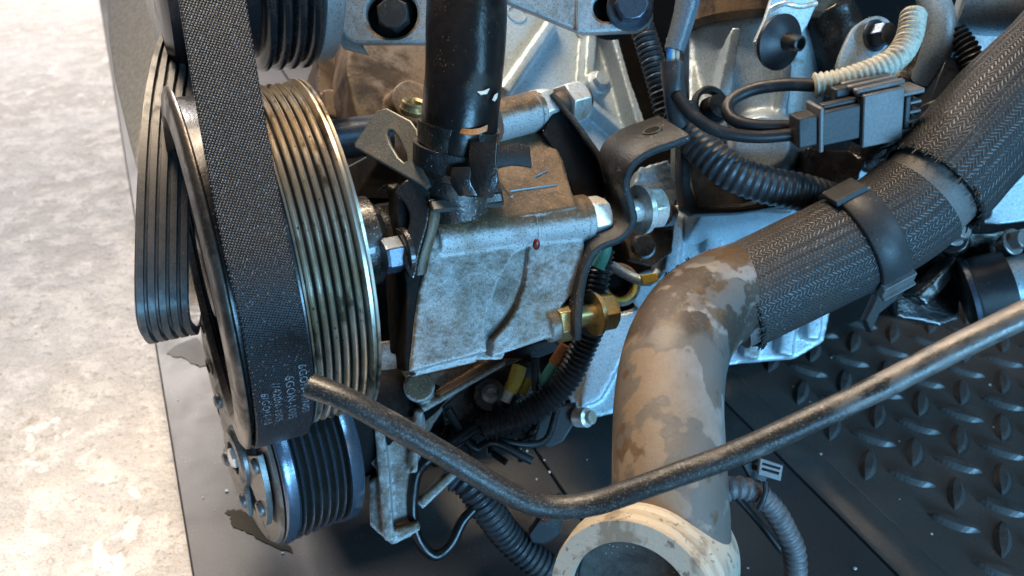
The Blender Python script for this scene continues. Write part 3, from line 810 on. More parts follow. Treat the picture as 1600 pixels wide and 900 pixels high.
# large spoked disc seen edge on behind the front sheave
Cd = P(372, 612, 0.455)
dk = thing('damper_disc', 'dark pierced metal disc half hidden behind the belt above the clutch plate', 'disc', Cd - UP * 0.07)
lathe('rim', Cd, A_c, [(0.0, 0.044), (-0.001, 0.050), (-0.001, 0.066), (0.001, 0.068), (0.008, 0.068), (0.009, 0.044)], M['clutch'], dk, 96, 45)
lathe('web', Cd, A_c, [(0.003, 0.044), (0.003, 0.0)], M['dark_oily'], dk, 64, 45)
for k in range(12):
    a = R(30 * k + 10)
    c = Cd + (E3c * math.cos(a) + E2c * math.sin(a)) * 0.056 - A_c * 0.001
    lathe('rivet', c, -A_c, [(0, 0.0062), (0.0008, 0.0062), (0.0014, 0.005), (0.0004, 0.0042), (0.0004, 0)], M['dark_oily'], dk, 20)

# ------------------------------------------------------------------ engine block castings
eb = thing('engine_block', 'cast aluminium engine block with ribs, bosses and a near-black shade backing behind the pump', 'engine', P(900, 600, 0.55))
ND = (E3 * 0.93 + UP * 0.25).normalized()
bm = bmesh.new()
ob = P(800, 300, 0.60)
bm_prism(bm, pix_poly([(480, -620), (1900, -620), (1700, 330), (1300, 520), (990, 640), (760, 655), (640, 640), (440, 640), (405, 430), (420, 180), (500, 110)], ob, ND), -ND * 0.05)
hard('rear_blocker', bm, M['void'], eb, 0.002)  # added near-black engine backing, extended out of view to block the lamps
# ribbed flange between hose and wiring
bm = bmesh.new(); on = P(900, 130, 0.53); n1 = (E3 * 0.9 + cv(0.0, 0.30, 0.2)).normalized()
bm_prism(bm, pix_poly([(770, -80), (940, -80), (958, 50), (1010, 195), (1000, 240), (900, 260), (780, 235)], on, n1), -n1 * 0.03)
def rib(x0, y0, x1, y1, w0, w1, h):
    a, b = PP(x0, y0, on + n1 * h, n1), PP(x1, y1, on + n1 * h, n1)
    bm_bar(bm, a, b, w0 * 0.52 / F, w1 * 0.52 / F, n1, h + 0.01)
rib(925, 160, 780, 250, 14, 16, 0.010)
rib(918, 150, 800, 240, 1, 1, 0.002)
rib(790, 140, 872, 20, 15, 15, 0.012)
rib(918, 150, 935, -60, 16, 20, 0.012)
rib(1006, 215, 950, 20, 10, 12, 0.016)
rib(925, 158, 1010, 232, 12, 14, 0.012)
bm_cyl(bm, PP(922, 150, on, n1) - n1 * 0.01, PP(922, 150, on, n1) + n1 * 0.017, 0.0088)
remeshed('ribbed_flange', bm, M['cast_light'], eb, 0.0011, 5)
lathe('cast_mark', PP(912, 52, on, n1), n1, [(0, 0.0062), (0.0012, 0.0058), (0.0012, 0.0050), (0, 0.0046)], M['cast_light'], eb, 32)
lathe('cast_mark', PP(807, 22, on, n1), n1, [(0, 0.0072), (0.0012, 0.0068), (0.0012, 0.006), (0, 0.0056)], M['cast_light'], eb, 32)
# tan stained casting between idler and hose
bm = bmesh.new(); o2 = P(600, 150, 0.50)
n2 = (E3 * 0.9 + cv(0.1, 0.25, 0)).normalized()
bm_prism(bm, pix_poly([(548, 30), (790, 30), (790, 230), (700, 260), (590, 255), (556, 180), (540, 110)], o2, n2), -n2 * 0.05)
bm_cyl(bm, PP(640, 175, o2, n2) - n2 * 0.01, PP(640, 175, o2, n2) + n2 * 0.012, 0.016)
remeshed('stained_casting', bm, M['cast_tan'], eb, 0.0014, 5, 0.0006, 90)
bm = bmesh.new(); o2b = P(530, 140, 0.53)
bm_prism(bm, pix_poly([(495, 85), (535, 78), (556, 110), (575, 190), (560, 235), (498, 170)], o2b, n2), -n2 * 0.04)
bm_prism(bm, pix_poly([(505, 140), (560, 135), (580, 200), (510, 180)], o2b + n2 * 0.006, n2), -n2 * 0.03)
remeshed('tan_step', bm, M['cast_tan'], eb, 0.0012, 4)
lathe('shaft_boss', P(500, 222, 0.468), A, [(0, 0.0), (0, 0.012), (0.042, 0.012), (0.042, 0.0)], M['bolt_blue'], eb, 40)
lathe('drain_collar', P(645, 178, 0.478), (VZ * 0.5 + cv(0.25, 0.9, 0)).normalized(), [(0, 0.004), (0, 0.0075), (0.003, 0.0085), (0.004, 0.0078), (0.007, 0.0078), (0.008, 0.007), (0.007, 0.005), (0.0, 0.004)], M['brass'], eb, 36)
# right upper: ribbed barrel casting
bm = bmesh.new(); o3 = P(1180, 120, 0.52); n3 = (VZ * 0.9 + cv(0.05, 0.35, 0)).normalized()
bm_prism(bm, pix_poly([(1082, -80), (1330, -80), (1300, 60), (1275, 130), (1290, 170), (1250, 230), (1240, 330), (1100, 330), (1075, 200), (1078, 60)], o3, n3), -n3 * 0.05)
bm_cyl(bm, P(1185, -60, 0.535), P(1175, 340, 0.53), 0.046, 0.040, 40)
bm_bar(bm, P(1152, 40, 0.478), P(1122, 210, 0.49), 0.006, 0.010, n3, 0.03)
bm_bar(bm, P(1232, 90, 0.478), P(1222, 200, 0.485), 0.006, 0.006, n3, 0.03)
bm_cyl(bm, P(1190, 230, 0.50), P(1190, 225, 0.46), 0.024, 0.016, 32)
remeshed('barrel_casting', bm, M['cast_light'], eb, 0.0014, 6, 0.0003)
lathe('top_collar', P(1195, -120, 0.52), cv(-0.02, -1, -0.1), [(0, 0.0), (0, 0.050), (0.066, 0.050), (0.069, 0.047), (0.069, 0.0)], M['cast_tan'], eb, 64)
# right lower block with vertical ribs below the braided hose
bm = bmesh.new(); o4 = P(1120, 450, 0.525); n4 = (VZ * 0.95 + cv(-0.05, 0.05, 0)).normalized()
bm_prism(bm, pix_poly([(1038, 325), (1500, 200), (1620, 180), (1620, 280), (1430, 350), (1420, 430), (1300, 480), (1288, 535), (1240, 562), (1160, 568), (1120, 575), (1000, 600), (985, 640), (905, 660), (880, 600), (930, 500), (1000, 480), (1030, 420)], o4, n4), -n4 * 0.05)
for k, (xa, ya, xb, yb) in enumerate(((1058, 335, 1050, 430), (1120, 330, 1112, 400), (1180, 310, 1172, 380), (1245, 300, 1240, 360), (1180, 520, 1172, 560), (1235, 500, 1228, 555), (1275, 490, 1270, 530))):
    bm_bar(bm, PP(xa, ya, o4 + n4 * 0.007, n4), PP(xb, yb, o4 + n4 * 0.007, n4), 0.010, 0.010, n4, 0.02)
bm_cyl(bm, P(1018, 455, 0.53), P(1018, 455, 0.505), 0.014)
bm_prism(bm, pix_poly([(930, 500), (1010, 480), (975, 560), (940, 625), (905, 640)], o4 + n4 * 0.012, n4), -n4 * 0.03)
remeshed('lower_block', bm, M['cast_light'], eb, 0.0015, 6, 0.0004, 60)
# far right pale panel and blue-silver housing at the top corner
plate('pale_panel', [(1470, 60), (1640, 10), (1640, 170), (1500, 215), (1455, 200)], P(1530, 130, 0.51), n4, 0.01, M['cast_light'], eb, holes=[ell(1506, 172, 9, 11), ell(1500, 135, 6, 7)], bev=0.001)
tube('housing_tube', [(1500, 5, 0.47), (1560, 12, 0.465), (1660, 10, 0.46)], 0.016, M['cast_light'], eb, seg=36)
plate('bracket_ear', [(1490, 230), (1640, 190), (1640, 340), (1560, 350), (1500, 350), (1478, 300)], P(1560, 290, 0.52), n4, 0.008, M['cast_light'], eb, holes=[ell(1540, 332, 9, 10)], bev=0.001)

# ------------------------------------------------------------------ lower middle castings
bm = bmesh.new(); o5 = P(620, 600, 0.445)
bm_prism(bm, pix_poly([(592, 535), (622, 530), (640, 585), (700, 575), (760, 560), (820, 560), (760, 590), (705, 625), (680, 660), (665, 690), (640, 690), (630, 650), (592, 640)], o5, E3), -E3 * 0.03)
bm_cyl(bm, P(655, 606, 0.445), P(655, 604, 0.43), 0.0085)
bm_bar(bm, P(660, 640, 0.435), P(790, 565, 0.45), 0.004, 0.004, E3, 0.02)
remeshed('pump_foot', bm, M['cast'], eb, 0.001, 4)
bm = bmesh.new(); o6 = P(620, 740, 0.435)
n6 = (E3 * 0.95 + A * -0.25).normalized()
bm_prism(bm, pix_poly([(584, 665), (600, 640), (650, 655), (664, 650), (668, 700), (655, 760), (640, 800), (645, 838), (612, 852), (578, 822), (576, 752), (592, 740), (577, 722), (580, 700)], o6, n6), -n6 * 0.016)
bm_bar(bm, PP(600, 745, o6 + n6 * 0.01, n6), PP(608, 845, o6 + n6 * 0.01, n6), 0.006, 0.005, n6, 0.02)
bm_bar(bm, PP(592, 665, o6 + n6 * 0.01, n6), PP(600, 745, o6 + n6 * 0.01, n6), 0.005, 0.006, n6, 0.02)
bm_bar(bm, PP(610, 842, o6 + n6 * 0.008, n6), PP(655, 822, o6 + n6 * 0.008, n6), 0.008, 0.005, n6, 0.02)
bm_bar(bm, PP(655, 640, o6 + n6 * 0.008, n6), PP(646, 740, o6 + n6 * 0.008, n6), 0.005, 0.004, n6, 0.02)
bm_bar(bm, PP(655, 790, o6 + n6 * 0.002, n6), PP(720, 730, o6 + n6 * 0.002, n6), 0.006, 0.005, n6, 0.008)
tb = remeshed('support_bracket', bm, M['cast'], None, 0.001, 4)
tag(tb, 'grey cast aluminium support bracket hanging beside the compressor pulley', 'bracket')
# dark plate behind screw
o7 = P(740, 620, 0.46)
lp = thing('sensor_plate', 'black oily sensor plate with a round screw below the pump', 'plate', o7)
plate('plate', [(692, 636), (745, 590), (840, 560), (850, 600), (800, 640), (735, 660), (695, 665)], o7, E3, 0.006, M['dark_oily'], lp, bev=0.001)
lathe('screw', P(766, 614, 0.452), (VZ + A * 0.2).normalized(), [(0, 0), (0, 0.0058), (0.003, 0.0052), (0.0045, 0.003), (0.0035, 0.0)], M['clutch'], lp, 24)
lathe('screw_seat', P(764, 616, 0.457), (VZ + A * 0.2).normalized(), [(0, 0), (0, 0.0095), (0.004, 0.009), (0.004, 0.0)], M['dark_oily'], lp, 28)
plate('shield', [(700, 600), (770, 560), (800, 545), (865, 530), (880, 545), (800, 575), (740, 600), (700, 640)], P(780, 580, 0.475), E3, 0.005, M['black_steel'], lp, bev=0.001)
# hanging fittings between plate and pallet
hf = thing('cable_bracket', 'black cable bracket with a bright stud under the taped conduit', 'bracket', P(850, 680, 0.49))
plate('arm', [(845, 640), (900, 630), (905, 650), (880, 690), (860, 700), (835, 690)], P(870, 660, 0.485), VZ, 0.006, M['plastic'], hf, bev=0.001)
lathe('stud', P(902, 652, 0.485), cv(0.7, 0.1, 0.7), [(0, 0), (0, 0.006), (0.008, 0.006), (0.009, 0.004), (0.012, 0.004), (0.012, 0)], M['zinc'], hf, 20)
lathe('stud', P(806, 696, 0.47), VZ, [(0, 0), (0, 0.004), (0.002, 0.003), (0.002, 0)], M['tan_conduit'], hf, 16)
tube('wire', [(735, 665, 0.455), (790, 690, 0.46), (850, 690, 0.47), (870, 640, 0.48)], 0.0022, M['rubber'], hf, seg=10)
tube('wire', [(700, 640, 0.45), (740, 700, 0.45), (770, 690, 0.455), (830, 720, 0.46)], 0.0025, M['rubber'], hf, seg=10)

# ------------------------------------------------------------------ power steering pump
pm = thing('pump_housing', 'speckled cast aluminium pump housing with a brown oily top in the middle', 'pump', P(780, 580, 0.41))
b0, b1 = P(676, 374, 0.384), P(948, 338, 0.4235)
Ap = (b1 - b0).normalized(); nP = (E3 - Ap * E3.dot(Ap)).normalized(); nP = (nP - E2 * 0.06).normalized()
bc = lambda px: b0 + Ap * ((px - 676) / 272 * (b1 - b0).length)
op = b0 + nP * 0.0088
bm = bmesh.new()
bm_prism(bm, pix_poly([(676, 366), (760, 356), (824, 348), (824, 388), (804, 398), (780, 440), (762, 490), (758, 518), (762, 550), (640, 582), (646, 520), (655, 450)], op, nP), -nP * 0.016)
bm_prism(bm, pix_poly([(655, 575), (642, 590), (745, 566), (752, 548)], op - nP * 0.004, nP), -nP * 0.012)
bm_cyl(bm, bc(676), bc(820), 0.0122, 0.0122, 40)
remeshed('front_housing', bm, M['cast'], pm, 0.0008, 9, 0.00006, 600)
bm = bmesh.new()
bm_prism(bm, pix_poly([(828, 346), (895, 330), (905, 345), (905, 364), (915, 382), (908, 420), (900, 455), (878, 478), (872, 500), (880, 512), (870, 525), (768, 559), (770, 530), (790, 508), (808, 478), (820, 440), (824, 400)], op - nP * 0.0005, nP), -nP * 0.05)
bm_cyl(bm, bc(824), bc(908), 0.0122, 0.0128, 40)
bm_cyl(bm, P(852, 511, 0.4035), P(874, 504, 0.407), 0.0085, 0.0085, 28)
nT = (E2 * 0.62 + E3 * 0.78).normalized(); oT = P(830, 270, 0.415)
bm_prism(bm, pix_poly([(690, 338), (735, 170), (800, 168), (830, 185), (862, 215), (880, 250), (892, 292), (902, 322), (800, 340)], oT, nT), -nT * 0.03)
bm_cyl(bm, bc(690), bc(830), 0.0117, 0.0117, 40)
remeshed('rear_housing', bm, M['cast'], pm, 0.0008, 9, 0.00008, 500)
bm = bmesh.new()
nW = (nP - Ap * 0.16).normalized(); oW = PP(806, 450, op - nP * 0.0040, nP)
bm_prism(bm, pix_poly([(840, 380), (832, 440), (810, 505), (785, 562), (700, 564), (770, 390)], oW, nW), -nW * 0.03)
remeshed('seam_web', bm, M['cast'], pm, 0.0008, 2)
# narrow machined band on the top boss between the halves
lathe('boss_ring', bc(822), Ap, [(-0.0018, 0), (-0.0018, 0.0116), (0.0018, 0.0116), (0.0018, 0)], M['cast'], pm, 40)
lathe('boss_collar', bc(900), Ap, [(0, 0), (0, 0.0130), (0.0035, 0.0130), (0.004, 0.0124), (0.004, 0)], M['cast'], pm, 40)
for (xa, ya, xb, yb, w) in ((797, 296, 870, 286, 4), (835, 274, 856, 264, 3), (772, 205, 808, 188, 3), (768, 262, 800, 306, 5)):
    b2 = bmesh.new(); a, b = PP(xa, ya, oT + nT * 0.0012, nT), PP(xb, yb, oT + nT * 0.0012, nT)
    bm_bar(b2, a, b, w * 0.41 / F, w * 0.41 / F, nT, 0.003); hard('raised_line', b2, M['cast'], pm, 0.0004)
link('red_sealant', (lambda b: (bmesh.ops.create_icosphere(b, subdivisions=3, radius=0.0026, matrix=Matrix.Translation(P(838, 382, 0.379)) @ Matrix.Diagonal((0.7, 0.7, 1.2, 1))), finish_bm(b))[1])(bmesh.new()), M['red'], pm)
# flange face and block behind it, near-black to stand for the gap's shade
bm = bmesh.new(); oS = op - nP * 0.001
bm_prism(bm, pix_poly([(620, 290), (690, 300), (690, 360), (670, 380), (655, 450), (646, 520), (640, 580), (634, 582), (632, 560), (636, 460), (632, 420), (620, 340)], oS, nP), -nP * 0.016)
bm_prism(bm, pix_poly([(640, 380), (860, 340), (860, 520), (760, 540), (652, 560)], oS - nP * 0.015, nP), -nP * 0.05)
remeshed('flange_shade_block', bm, M['void'], pm, 0.001, 3, 0.0003, 200)

# steel adjusting bracket with slotted tab
sb = thing('slotted_bracket', 'grey steel bracket with an oblong slot in its tilted tab left of the hose', 'bracket', P(640, 440, 0.37))
oB = P(612, 232, 0.372); nB = (VZ * 0.85 + cv(-0.25, 0.25, 0)).normalized()
plate('slotted_tab', [(588, 172), (604, 168), (642, 188), (652, 202), (671, 288), (664, 294), (648, 284), (554, 230), (553, 224)], oB, nB, 0.0032, M['steel'], sb,
      holes=[[(607, 203), (613, 203), (622, 214), (634, 240), (636, 250), (631, 253), (622, 245), (610, 225), (605, 210)]], bev=0.0008)
oB2 = P(648, 350, 0.366); nB2 = (E3 * 0.92 - A * 0.35).normalized()
plate('arm', [(618, 300), (640, 278), (666, 285), (672, 310), (668, 350), (655, 395), (648, 432), (640, 432), (630, 408), (634, 372), (640, 340), (632, 318)], oB2, nB2, 0.0035, M['dark_oily'], sb, bev=0.0008, smooth=4)
bentbar('arm_edge', [(662, 276, 0.37), (672, 300, 0.368), (668, 350, 0.368), (654, 400, 0.370), (648, 430, 0.372)], A * 0.0055, 0.003, M['cast_brown'], sb)
for k, pt in enumerate([(596, 300, 0.385), (604, 322, 0.382)]):
    pass
bolt('black hex bolt head on the pulley side of the pump boss', P(636, 394, 0.375), -A, 0.0088, 0.009, M['bolt_blue'], wr=0.0125, wh=0.003, shank=0.02, mat2=M['dark_oily'], rot=0.25)
# curled dark clip between pulley and bracket
tag(bentbar('dark_clip', [(590, 300, 0.39), (604, 292, 0.385), (612, 318, 0.383), (606, 345, 0.386), (596, 335, 0.39)], A * 0.006, 0.002, M['dark_oily']), 'small curled dark steel clip between the grooved pulley and the slotted bracket', 'clip')
# thin wire whisker
tag(tube('wire_strand', [(497, 295, 0.318), (525, 272, 0.317), (550, 258, 0.322), (572, 246, 0.335)], 0.00035, M['steel'], None, seg=6), 'thin stray wire strand crossing the pulley grooves', 'wire')

# ------------------------------------------------------------------ black hose down to the pump
vh = thing('rubber_hose', 'thick wet black rubber hose coming down from the top onto the pump', 'hose', P(715, 300, 0.37))
def hr(s, L, th):
    return 0.0186 - 0.0012 * (s / L) + 0.0007 * math.cos(3 * th + 0.6) 
tube('hose_body', [(738, -120, 0.368), (732, -30, 0.362), (729, 60, 0.36), (724, 140, 0.36), (718, 205, 0.365), (712, 240, 0.37)], hr, M['wet_rubber'], vh, seg=56, wob=0.03, step=0.003)
tube('hose_cuff', [(719, 196, 0.3655), (714, 232, 0.369), (709, 268, 0.374)], lambda s, L, th: 0.0192 - 0.0022 * (s / L) + 0.0006 * math.sin(5 * th), M['dark_oily'], vh, seg=48, wob=0.05, step=0.002)
# orange band mark and pale chips on the hose
def hose_patch(cx, cy, pts, mat, name, d):
    bm = bmesh.new()
    top = [P(cx + x, cy + y, d + 0.0000095 * x * x * 0.5) for x, y in pts]
    bm_prism(bm, top, VZ * -0.0012); return hard(name, bm, mat, vh, 0)
hose_patch(736, 203, [(-25, -5), (-12, -2), (2, -1), (14, -3), (26, -8), (25, 1), (14, 6), (0, 8), (-14, 6), (-25, 2)], M['orange'], 'paint_mark', 0.3453)
hose_patch(755, 143, [(-10, 0), (0, -1), (10, -5), (6, 3), (-4, 5)], M['white'], 'pale_chip', 0.3435)
hose_patch(773, 152, [(-4, 4), (0, -4), (5, -7), (4, 0), (0, 6)], M['white'], 'pale_chip', 0.3475)
# spring clamp with tab
sc = thing('hose_clamp', 'black spring clamp with a short flat tab at the foot of the wet hose', 'clamp', P(740, 290, 0.36))
ax = (P(709, 268, 0.374) - P(719, 196, 0.3655)).normalized()
lathe('band', P(714, 228, 0.369), ax, [(0, 0.0185), (0, 0.0203), (0.0095, 0.0196), (0.0095, 0.018)], M['black_steel'], sc, 48)
bentbar('tab', [(772, 228, 0.358), (800, 224, 0.362), (826, 228, 0.366)], cv(0.001, -0.0105, 0.003), 0.0018, M['black_steel'], sc)
bentbar('ear', [(735, 222, 0.3475), (733, 250, 0.347), (736, 280, 0.348), (728, 306, 0.352)], cv(0.012, -0.001, 0.003), 0.0018, M['dark_oily'], sc)
bentbar('ear', [(706, 262, 0.349), (704, 285, 0.349), (716, 305, 0.352)], cv(0.009, 0.0, 0.002), 0.0015, M['dark_oily'], sc)
# fitting under the hose
ft = thing('pump_inlet', 'wet dark inlet fitting with a flat steel lip under the hose clamp', 'fitting', P(725, 335, 0.37))
tube('neck', [(709, 262, 0.375), (712, 300, 0.380), (716, 322, 0.384)], 0.0175, M['dark_oily'], ft, seg=32, wob=0.06)
bentbar('lip', [(672, 318, 0.362), (676, 330, 0.360)], (P(783, 322, 0.376) - P(672, 332, 0.358)), 0.003, M['steel'], ft, step=0.001)
bm = bmesh.new(); bm_prism(bm, [P(668, 312, 0.362), P(784, 300, 0.376), P(782, 282, 0.392), P(700, 290, 0.39)], -E2 * 0.005); hard('seat_plate', bm, M['dark_oily'], ft, 0.0008)
bm = bmesh.new(); bm_prism(bm, [P(745, 300, 0.362), P(766, 262, 0.372), P(780, 298, 0.372)], -E3 * 0.003); hard('gusset', bm, M['steel'], ft, 0.0005)

# ------------------------------------------------------------------ upper bracket plates with their bolts
tbk = thing('top_bracket', 'grey cast bracket plate with round and slotted holes across the top edge', 'bracket', P(760, 60, 0.47))
nU = (VZ * 0.96 + cv(0, -0.12, 0)).normalized(); oU = P(610, 30, 0.452)
plate('left_plate', [(470, -120), (508, -10), (528, 40), (540, 60), (556, 68), (700, 68), (700, -120)], oU, nU, 0.008, M['cast'], tbk, holes=[ell(612, 22, 40, 37)], bev=0.0018)
plate('left_wing', [(500, -120), (512, 0), (535, 75), (575, 85), (560, 60), (545, 0), (540, -120)], oU - nU * 0.006, nU, 0.006, M['cast'], tbk, bev=0.001)
oU2 = P(960, 30, 0.450)
plate('right_plate', [(770, -120), (785, -2), (800, 6), (912, 52), (1000, 48), (1014, 42), (1021, 28), (1026, -120)], oU2, nU, 0.010, M['cast'], tbk, holes=[slot(948, 12, 990, 8, 21)], bev=0.0018)
b3 = bmesh.new(); bm_bar(b3, P(903, 50, 0.448), P(900, -60, 0.448), 0.0016, 0.0016, nU, 0.003); hard('raised_line', b3, M['cast'], tbk, 0.0004)
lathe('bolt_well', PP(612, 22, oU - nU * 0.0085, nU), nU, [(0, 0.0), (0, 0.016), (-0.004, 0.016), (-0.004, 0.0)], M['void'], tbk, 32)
lathe('slot_shade_disc', PP(955, 12, oU2 - nU * 0.0115, nU), nU, [(0, 0.0), (0, 0.018), (-0.002, 0.018), (-0.002, 0.0)], M['void'], tbk, 32)  # near-black disc added for the shade inside the slot
bolt('dark round bolt head sunk in the left hole of the top bracket', PP(614, 22, oU, nU) - nU * 0.009, nU, 0.0098, 0.010, M['plastic'], wr=0.0135, wh=0.002, mat2=M['void'], rot=0.1)
bolt('blue grey flange bolt seated in the slot of the top bracket', PP(984, 12, oU2, nU), nU, 0.0098, 0.009, M['bolt_blue'], wr=0.0132, wh=0.0022, rot=0.5)

# ------------------------------------------------------------------ fastenings right of the pump
axb = Ap
bolt('silver hex nut between the pump boss and the curved black bracket', bc(913), axb, 0.0118, 0.0105, M['zinc'], wr=0.0, shank=0, rot=0.5, name='nut', group=None)
bolt('large silver flange bolt right of the curved black bracket', P(998, 328, 0.430), axb, 0.0118, 0.0095, M['zinc'], wr=0.0135, wh=0.004, shank=0.012, rot=0.15)
bolt('brass coloured hex nut at the lower right corner of the pump', P(866, 506, 0.4055), axb, 0.0102, 0.009, M['brass'], wr=0.0, shank=0, rot=0.5, name='nut')
bolt('brass coloured flange bolt outside the lower end of the curved bracket', P(926, 491, 0.412), axb, 0.0102, 0.009, M['brass'], wr=0.0115, wh=0.003, shank=0.012, rot=0.15)
# silver fitting at top right of the pump
hx = thing('pipe_fitting', 'silver hexagonal pipe fitting with tan nut above the pump cover', 'fitting', P(850, 180, 0.45))
ax2 = (P(900, 160, 0.455) - P(830, 178, 0.440)).normalized()
lathe('collar', P(812, 180, 0.436), ax2, [(-0.018, 0), (-0.018, 0.0112), (0.008, 0.0112), (0.0085, 0.0100), (0.009, 0.0112), (0.012, 0.0112), (0.012, 0)], M['cast'], hx, 40)
hexhead('h', P(838, 173, 0.441), ax2, 0.0122, 0.0085, M['zinc'], hx, rot=0.4, part='hex_nut')
lathe('stem', P(850, 170, 0.444), ax2, [(0, 0), (0, 0.007), (0.03, 0.007), (0.03, 0)], M['cast_tan'], hx, 24)
hexhead('h', P(880, 164, 0.452), ax2, 0.0122, 0.013, M['zinc'], hx, rot=0.2, part='hex_nut')
bolt('pale round bolt head at the meeting point of the casting ribs', PP(922, 150, on, n1) + n1 * 0.0165, n1, 0.0058, 0.004, M['cast_light'], wr=0.0075, wh=0.001, shank=0)

# ------------------------------------------------------------------ curved black bracket
cb = thing('curved_bracket', 'black bent steel bracket with a threaded hole in its curled top tab', 'bracket', P(905, 520, 0.41))
wv = P(1022, 184, 0.428) - P(1070, 215, 0.392)
bentbar('strap', [(1078, 216, 0.392), (1052, 226, 0.391), (1018, 238, 0.391), (990, 258, 0.392), (979, 288, 0.397), (986, 320, 0.402), (990, 348, 0.405), (973, 372, 0.404), (935, 390, 0.402), (917, 420, 0.402), (908, 460, 0.398), (904, 500, 0.394), (903, 532, 0.394)], wv, 0.0040, M['black_steel'], cb, step=0.002)
hn = (P(1020, 184, 0.428) - P(1068, 215, 0.392)).cross(P(1020, 238, 0.391) - P(1078, 215, 0.392)).normalized()
if hn.dot(VZ) < 0: hn = -hn
hc = P(1046, 229, 0.391) + wv * 0.52
lathe('hole_shade_disc', hc + hn * 0.0029, hn, [(0.0, 0.0), (0.0, 0.0044)], M['void'], cb, 24)  # flat near-black disc stands in for the shade in the hole
lathe('hole_rim', hc + hn * 0.0020, hn, [(0.0009, 0.0040), (0.0013, 0.0043), (0.0013, 0.0049), (-0.001, 0.0056)], M['steel'], cb, 28)
bentbar('brace_bar', [(862, 146, 0.432), (890, 180, 0.430), (915, 214, 0.428), (938, 248, 0.427), (950, 285, 0.427)], cv(0.0055, -0.0035, -0.03), 0.0032, M['black_steel'], cb)
plate('web', [(868, 165), (938, 245), (985, 262), (972, 300), (945, 320), (900, 315), (880, 255), (850, 210)], P(920, 260, 0.44), E3, 0.004, M['void'], cb, bev=0.0006)  # near-black plate stands in for the shaded gap under the brace
# dark stuff right behind the two bolts (sensor with green wire, loop eye)
tube('conduit_stub', [(944, 390, 0.45), (938, 430, 0.45), (930, 470, 0.45)], ribbed(0.0055, 0.003), M['conduit'], cb, seg=20, step=0.0006)
gs = thing('lifting_eye', 'grey metal eye with a yellow painted rim between bracket and elbow pipe', 'eye', P(970, 470, 0.47))
lathe('ring', P(966, 445, 0.478), (VZ + cv(0.2, 0.3, 0)).normalized(), [(0, 0.0075), (0.004, 0.0085), (0.005, 0.0105), (0.003, 0.0130), (0.0, 0.0135), (-0.004, 0.012), (-0.004, 0.0075), (0, 0.0075)], M['cast_tan'], gs, 36)
lathe('dark_bore', P(966, 445, 0.480), (VZ + cv(0.2, 0.3, 0)).normalized(), [(0, 0.0), (0, 0.0078)], M['void'], gs, 24)
lathe('yellow_rim', P(966, 446, 0.476), (VZ + cv(0.2, 0.3, 0)).normalized(), [(0.003, 0.0086), (0.0044, 0.0092), (0.0044, 0.0104), (0.003, 0.011)], M['yellow'], gs, 36)
tube('lever', [(955, 415, 0.466), (985, 432, 0.463), (1012, 440, 0.46), (1030, 425, 0.46)], 0.003, M['cast_light'], gs, seg=12)
plate('yellow_tag', [(1000, 430), (1026, 426), (1030, 440), (1006, 446)], P(1015, 436, 0.456), VZ, 0.002, M['yellow'], gs)
tube('green_wire', [(946, 385, 0.442), (942, 400, 0.441), (934, 418, 0.442)], 0.0038, M['green'], gs, seg=12)
# greasy small housings right of silver bolt
gh = thing('greasy_fitting', 'greasy brown fitting with dark plug right of the silver bolt', 'fitting', P(1010, 380, 0.48))
bm = bmesh.new()
bm_prism(bm, pix_poly([(975, 375), (990, 350), (1030, 320), (1055, 345), (1050, 395), (1020, 415), (985, 405)], P(1015, 370, 0.485), VZ), -VZ * 0.02)
bm_cyl(bm, P(1040, 335, 0.485), P(1030, 335, 0.465), 0.008)
remeshed('body', bm, M['cast_brown'], gh, 0.001, 4, 0.0006, 200)
lathe('plug', P(1005, 385, 0.466), VZ, [(0, 0), (0, 0.0075), (0.004, 0.006), (0.004, 0)], M['dark_oily'], gh, 24)
bm = bmesh.new()
bm_prism(bm, pix_poly([(1000, 262), (1045, 250), (1060, 300), (1045, 345), (1010, 330), (990, 290)], P(1030, 290, 0.49), VZ), -VZ * 0.03)
remeshed('casting_lug', bm, M['cast_light'], gh, 0.001, 3, 0.0008, 300)

# ------------------------------------------------------------------ shield plate right (dark box edge)
sp = thing('heat_shield', 'dark bent shield plate with rounded lower corner behind the blue conduit', 'shield', P(1120, 330, 0.46))
plate('face', [(1066, -120), (1078, -120), (1078, 120), (1080, 290), (1092, 322), (1160, 318), (1230, 300), (1290, 290), (1300, 310), (1160, 333), (1085, 336), (1068, 325), (1062, 280), (1064, 100)], P(1120, 250, 0.462), VZ, 0.016, M['black_steel'], sp, bev=0.002)
plate('back', [(1076, 250), (1140, 270), (1300, 290), (1300, 322), (1160, 330), (1090, 330)], P(1120, 290, 0.476), VZ, 0.004, M['cast_brown'], sp, bev=0.001)

# ------------------------------------------------------------------ conduits and cables, upper right
tag(tube('corrugated_conduit', [(1062, 175, 0.452), (1082, 212, 0.445), (1112, 246, 0.438), (1150, 272, 0.434), (1200, 290, 0.433), (1250, 300, 0.434), (1310, 318, 0.44)], ribbed(0.0100, 0.0040, 0.04), M['conduit'], None, seg=28, step=0.0006),
    'thick corrugated conduit catching blue light above the braided hose', 'conduit')
tag(tube('corrugated_conduit', [(995, 20, 0.49), (1012, 70, 0.485), (1030, 130, 0.48), (1045, 190, 0.478)], ribbed(0.0068, 0.0034, 0.14), M['conduit'], None, seg=24, step=0.0006),
    'thin black corrugated conduit dropping beside the slotted top bracket', 'conduit')
tc_ = thing('wire_bundle', 'smoky sleeved wire bundle with blue and pink wires above a taped tail', 'wires', P(1060, 200, 0.44))
tube('sleeve', [(1085, -60, 0.43), (1073, 10, 0.43), (1053, 80, 0.43)], lambda s, L, th: 0.0074 - 0.002 * s / L, M['sleeve'], tc_, seg=24)
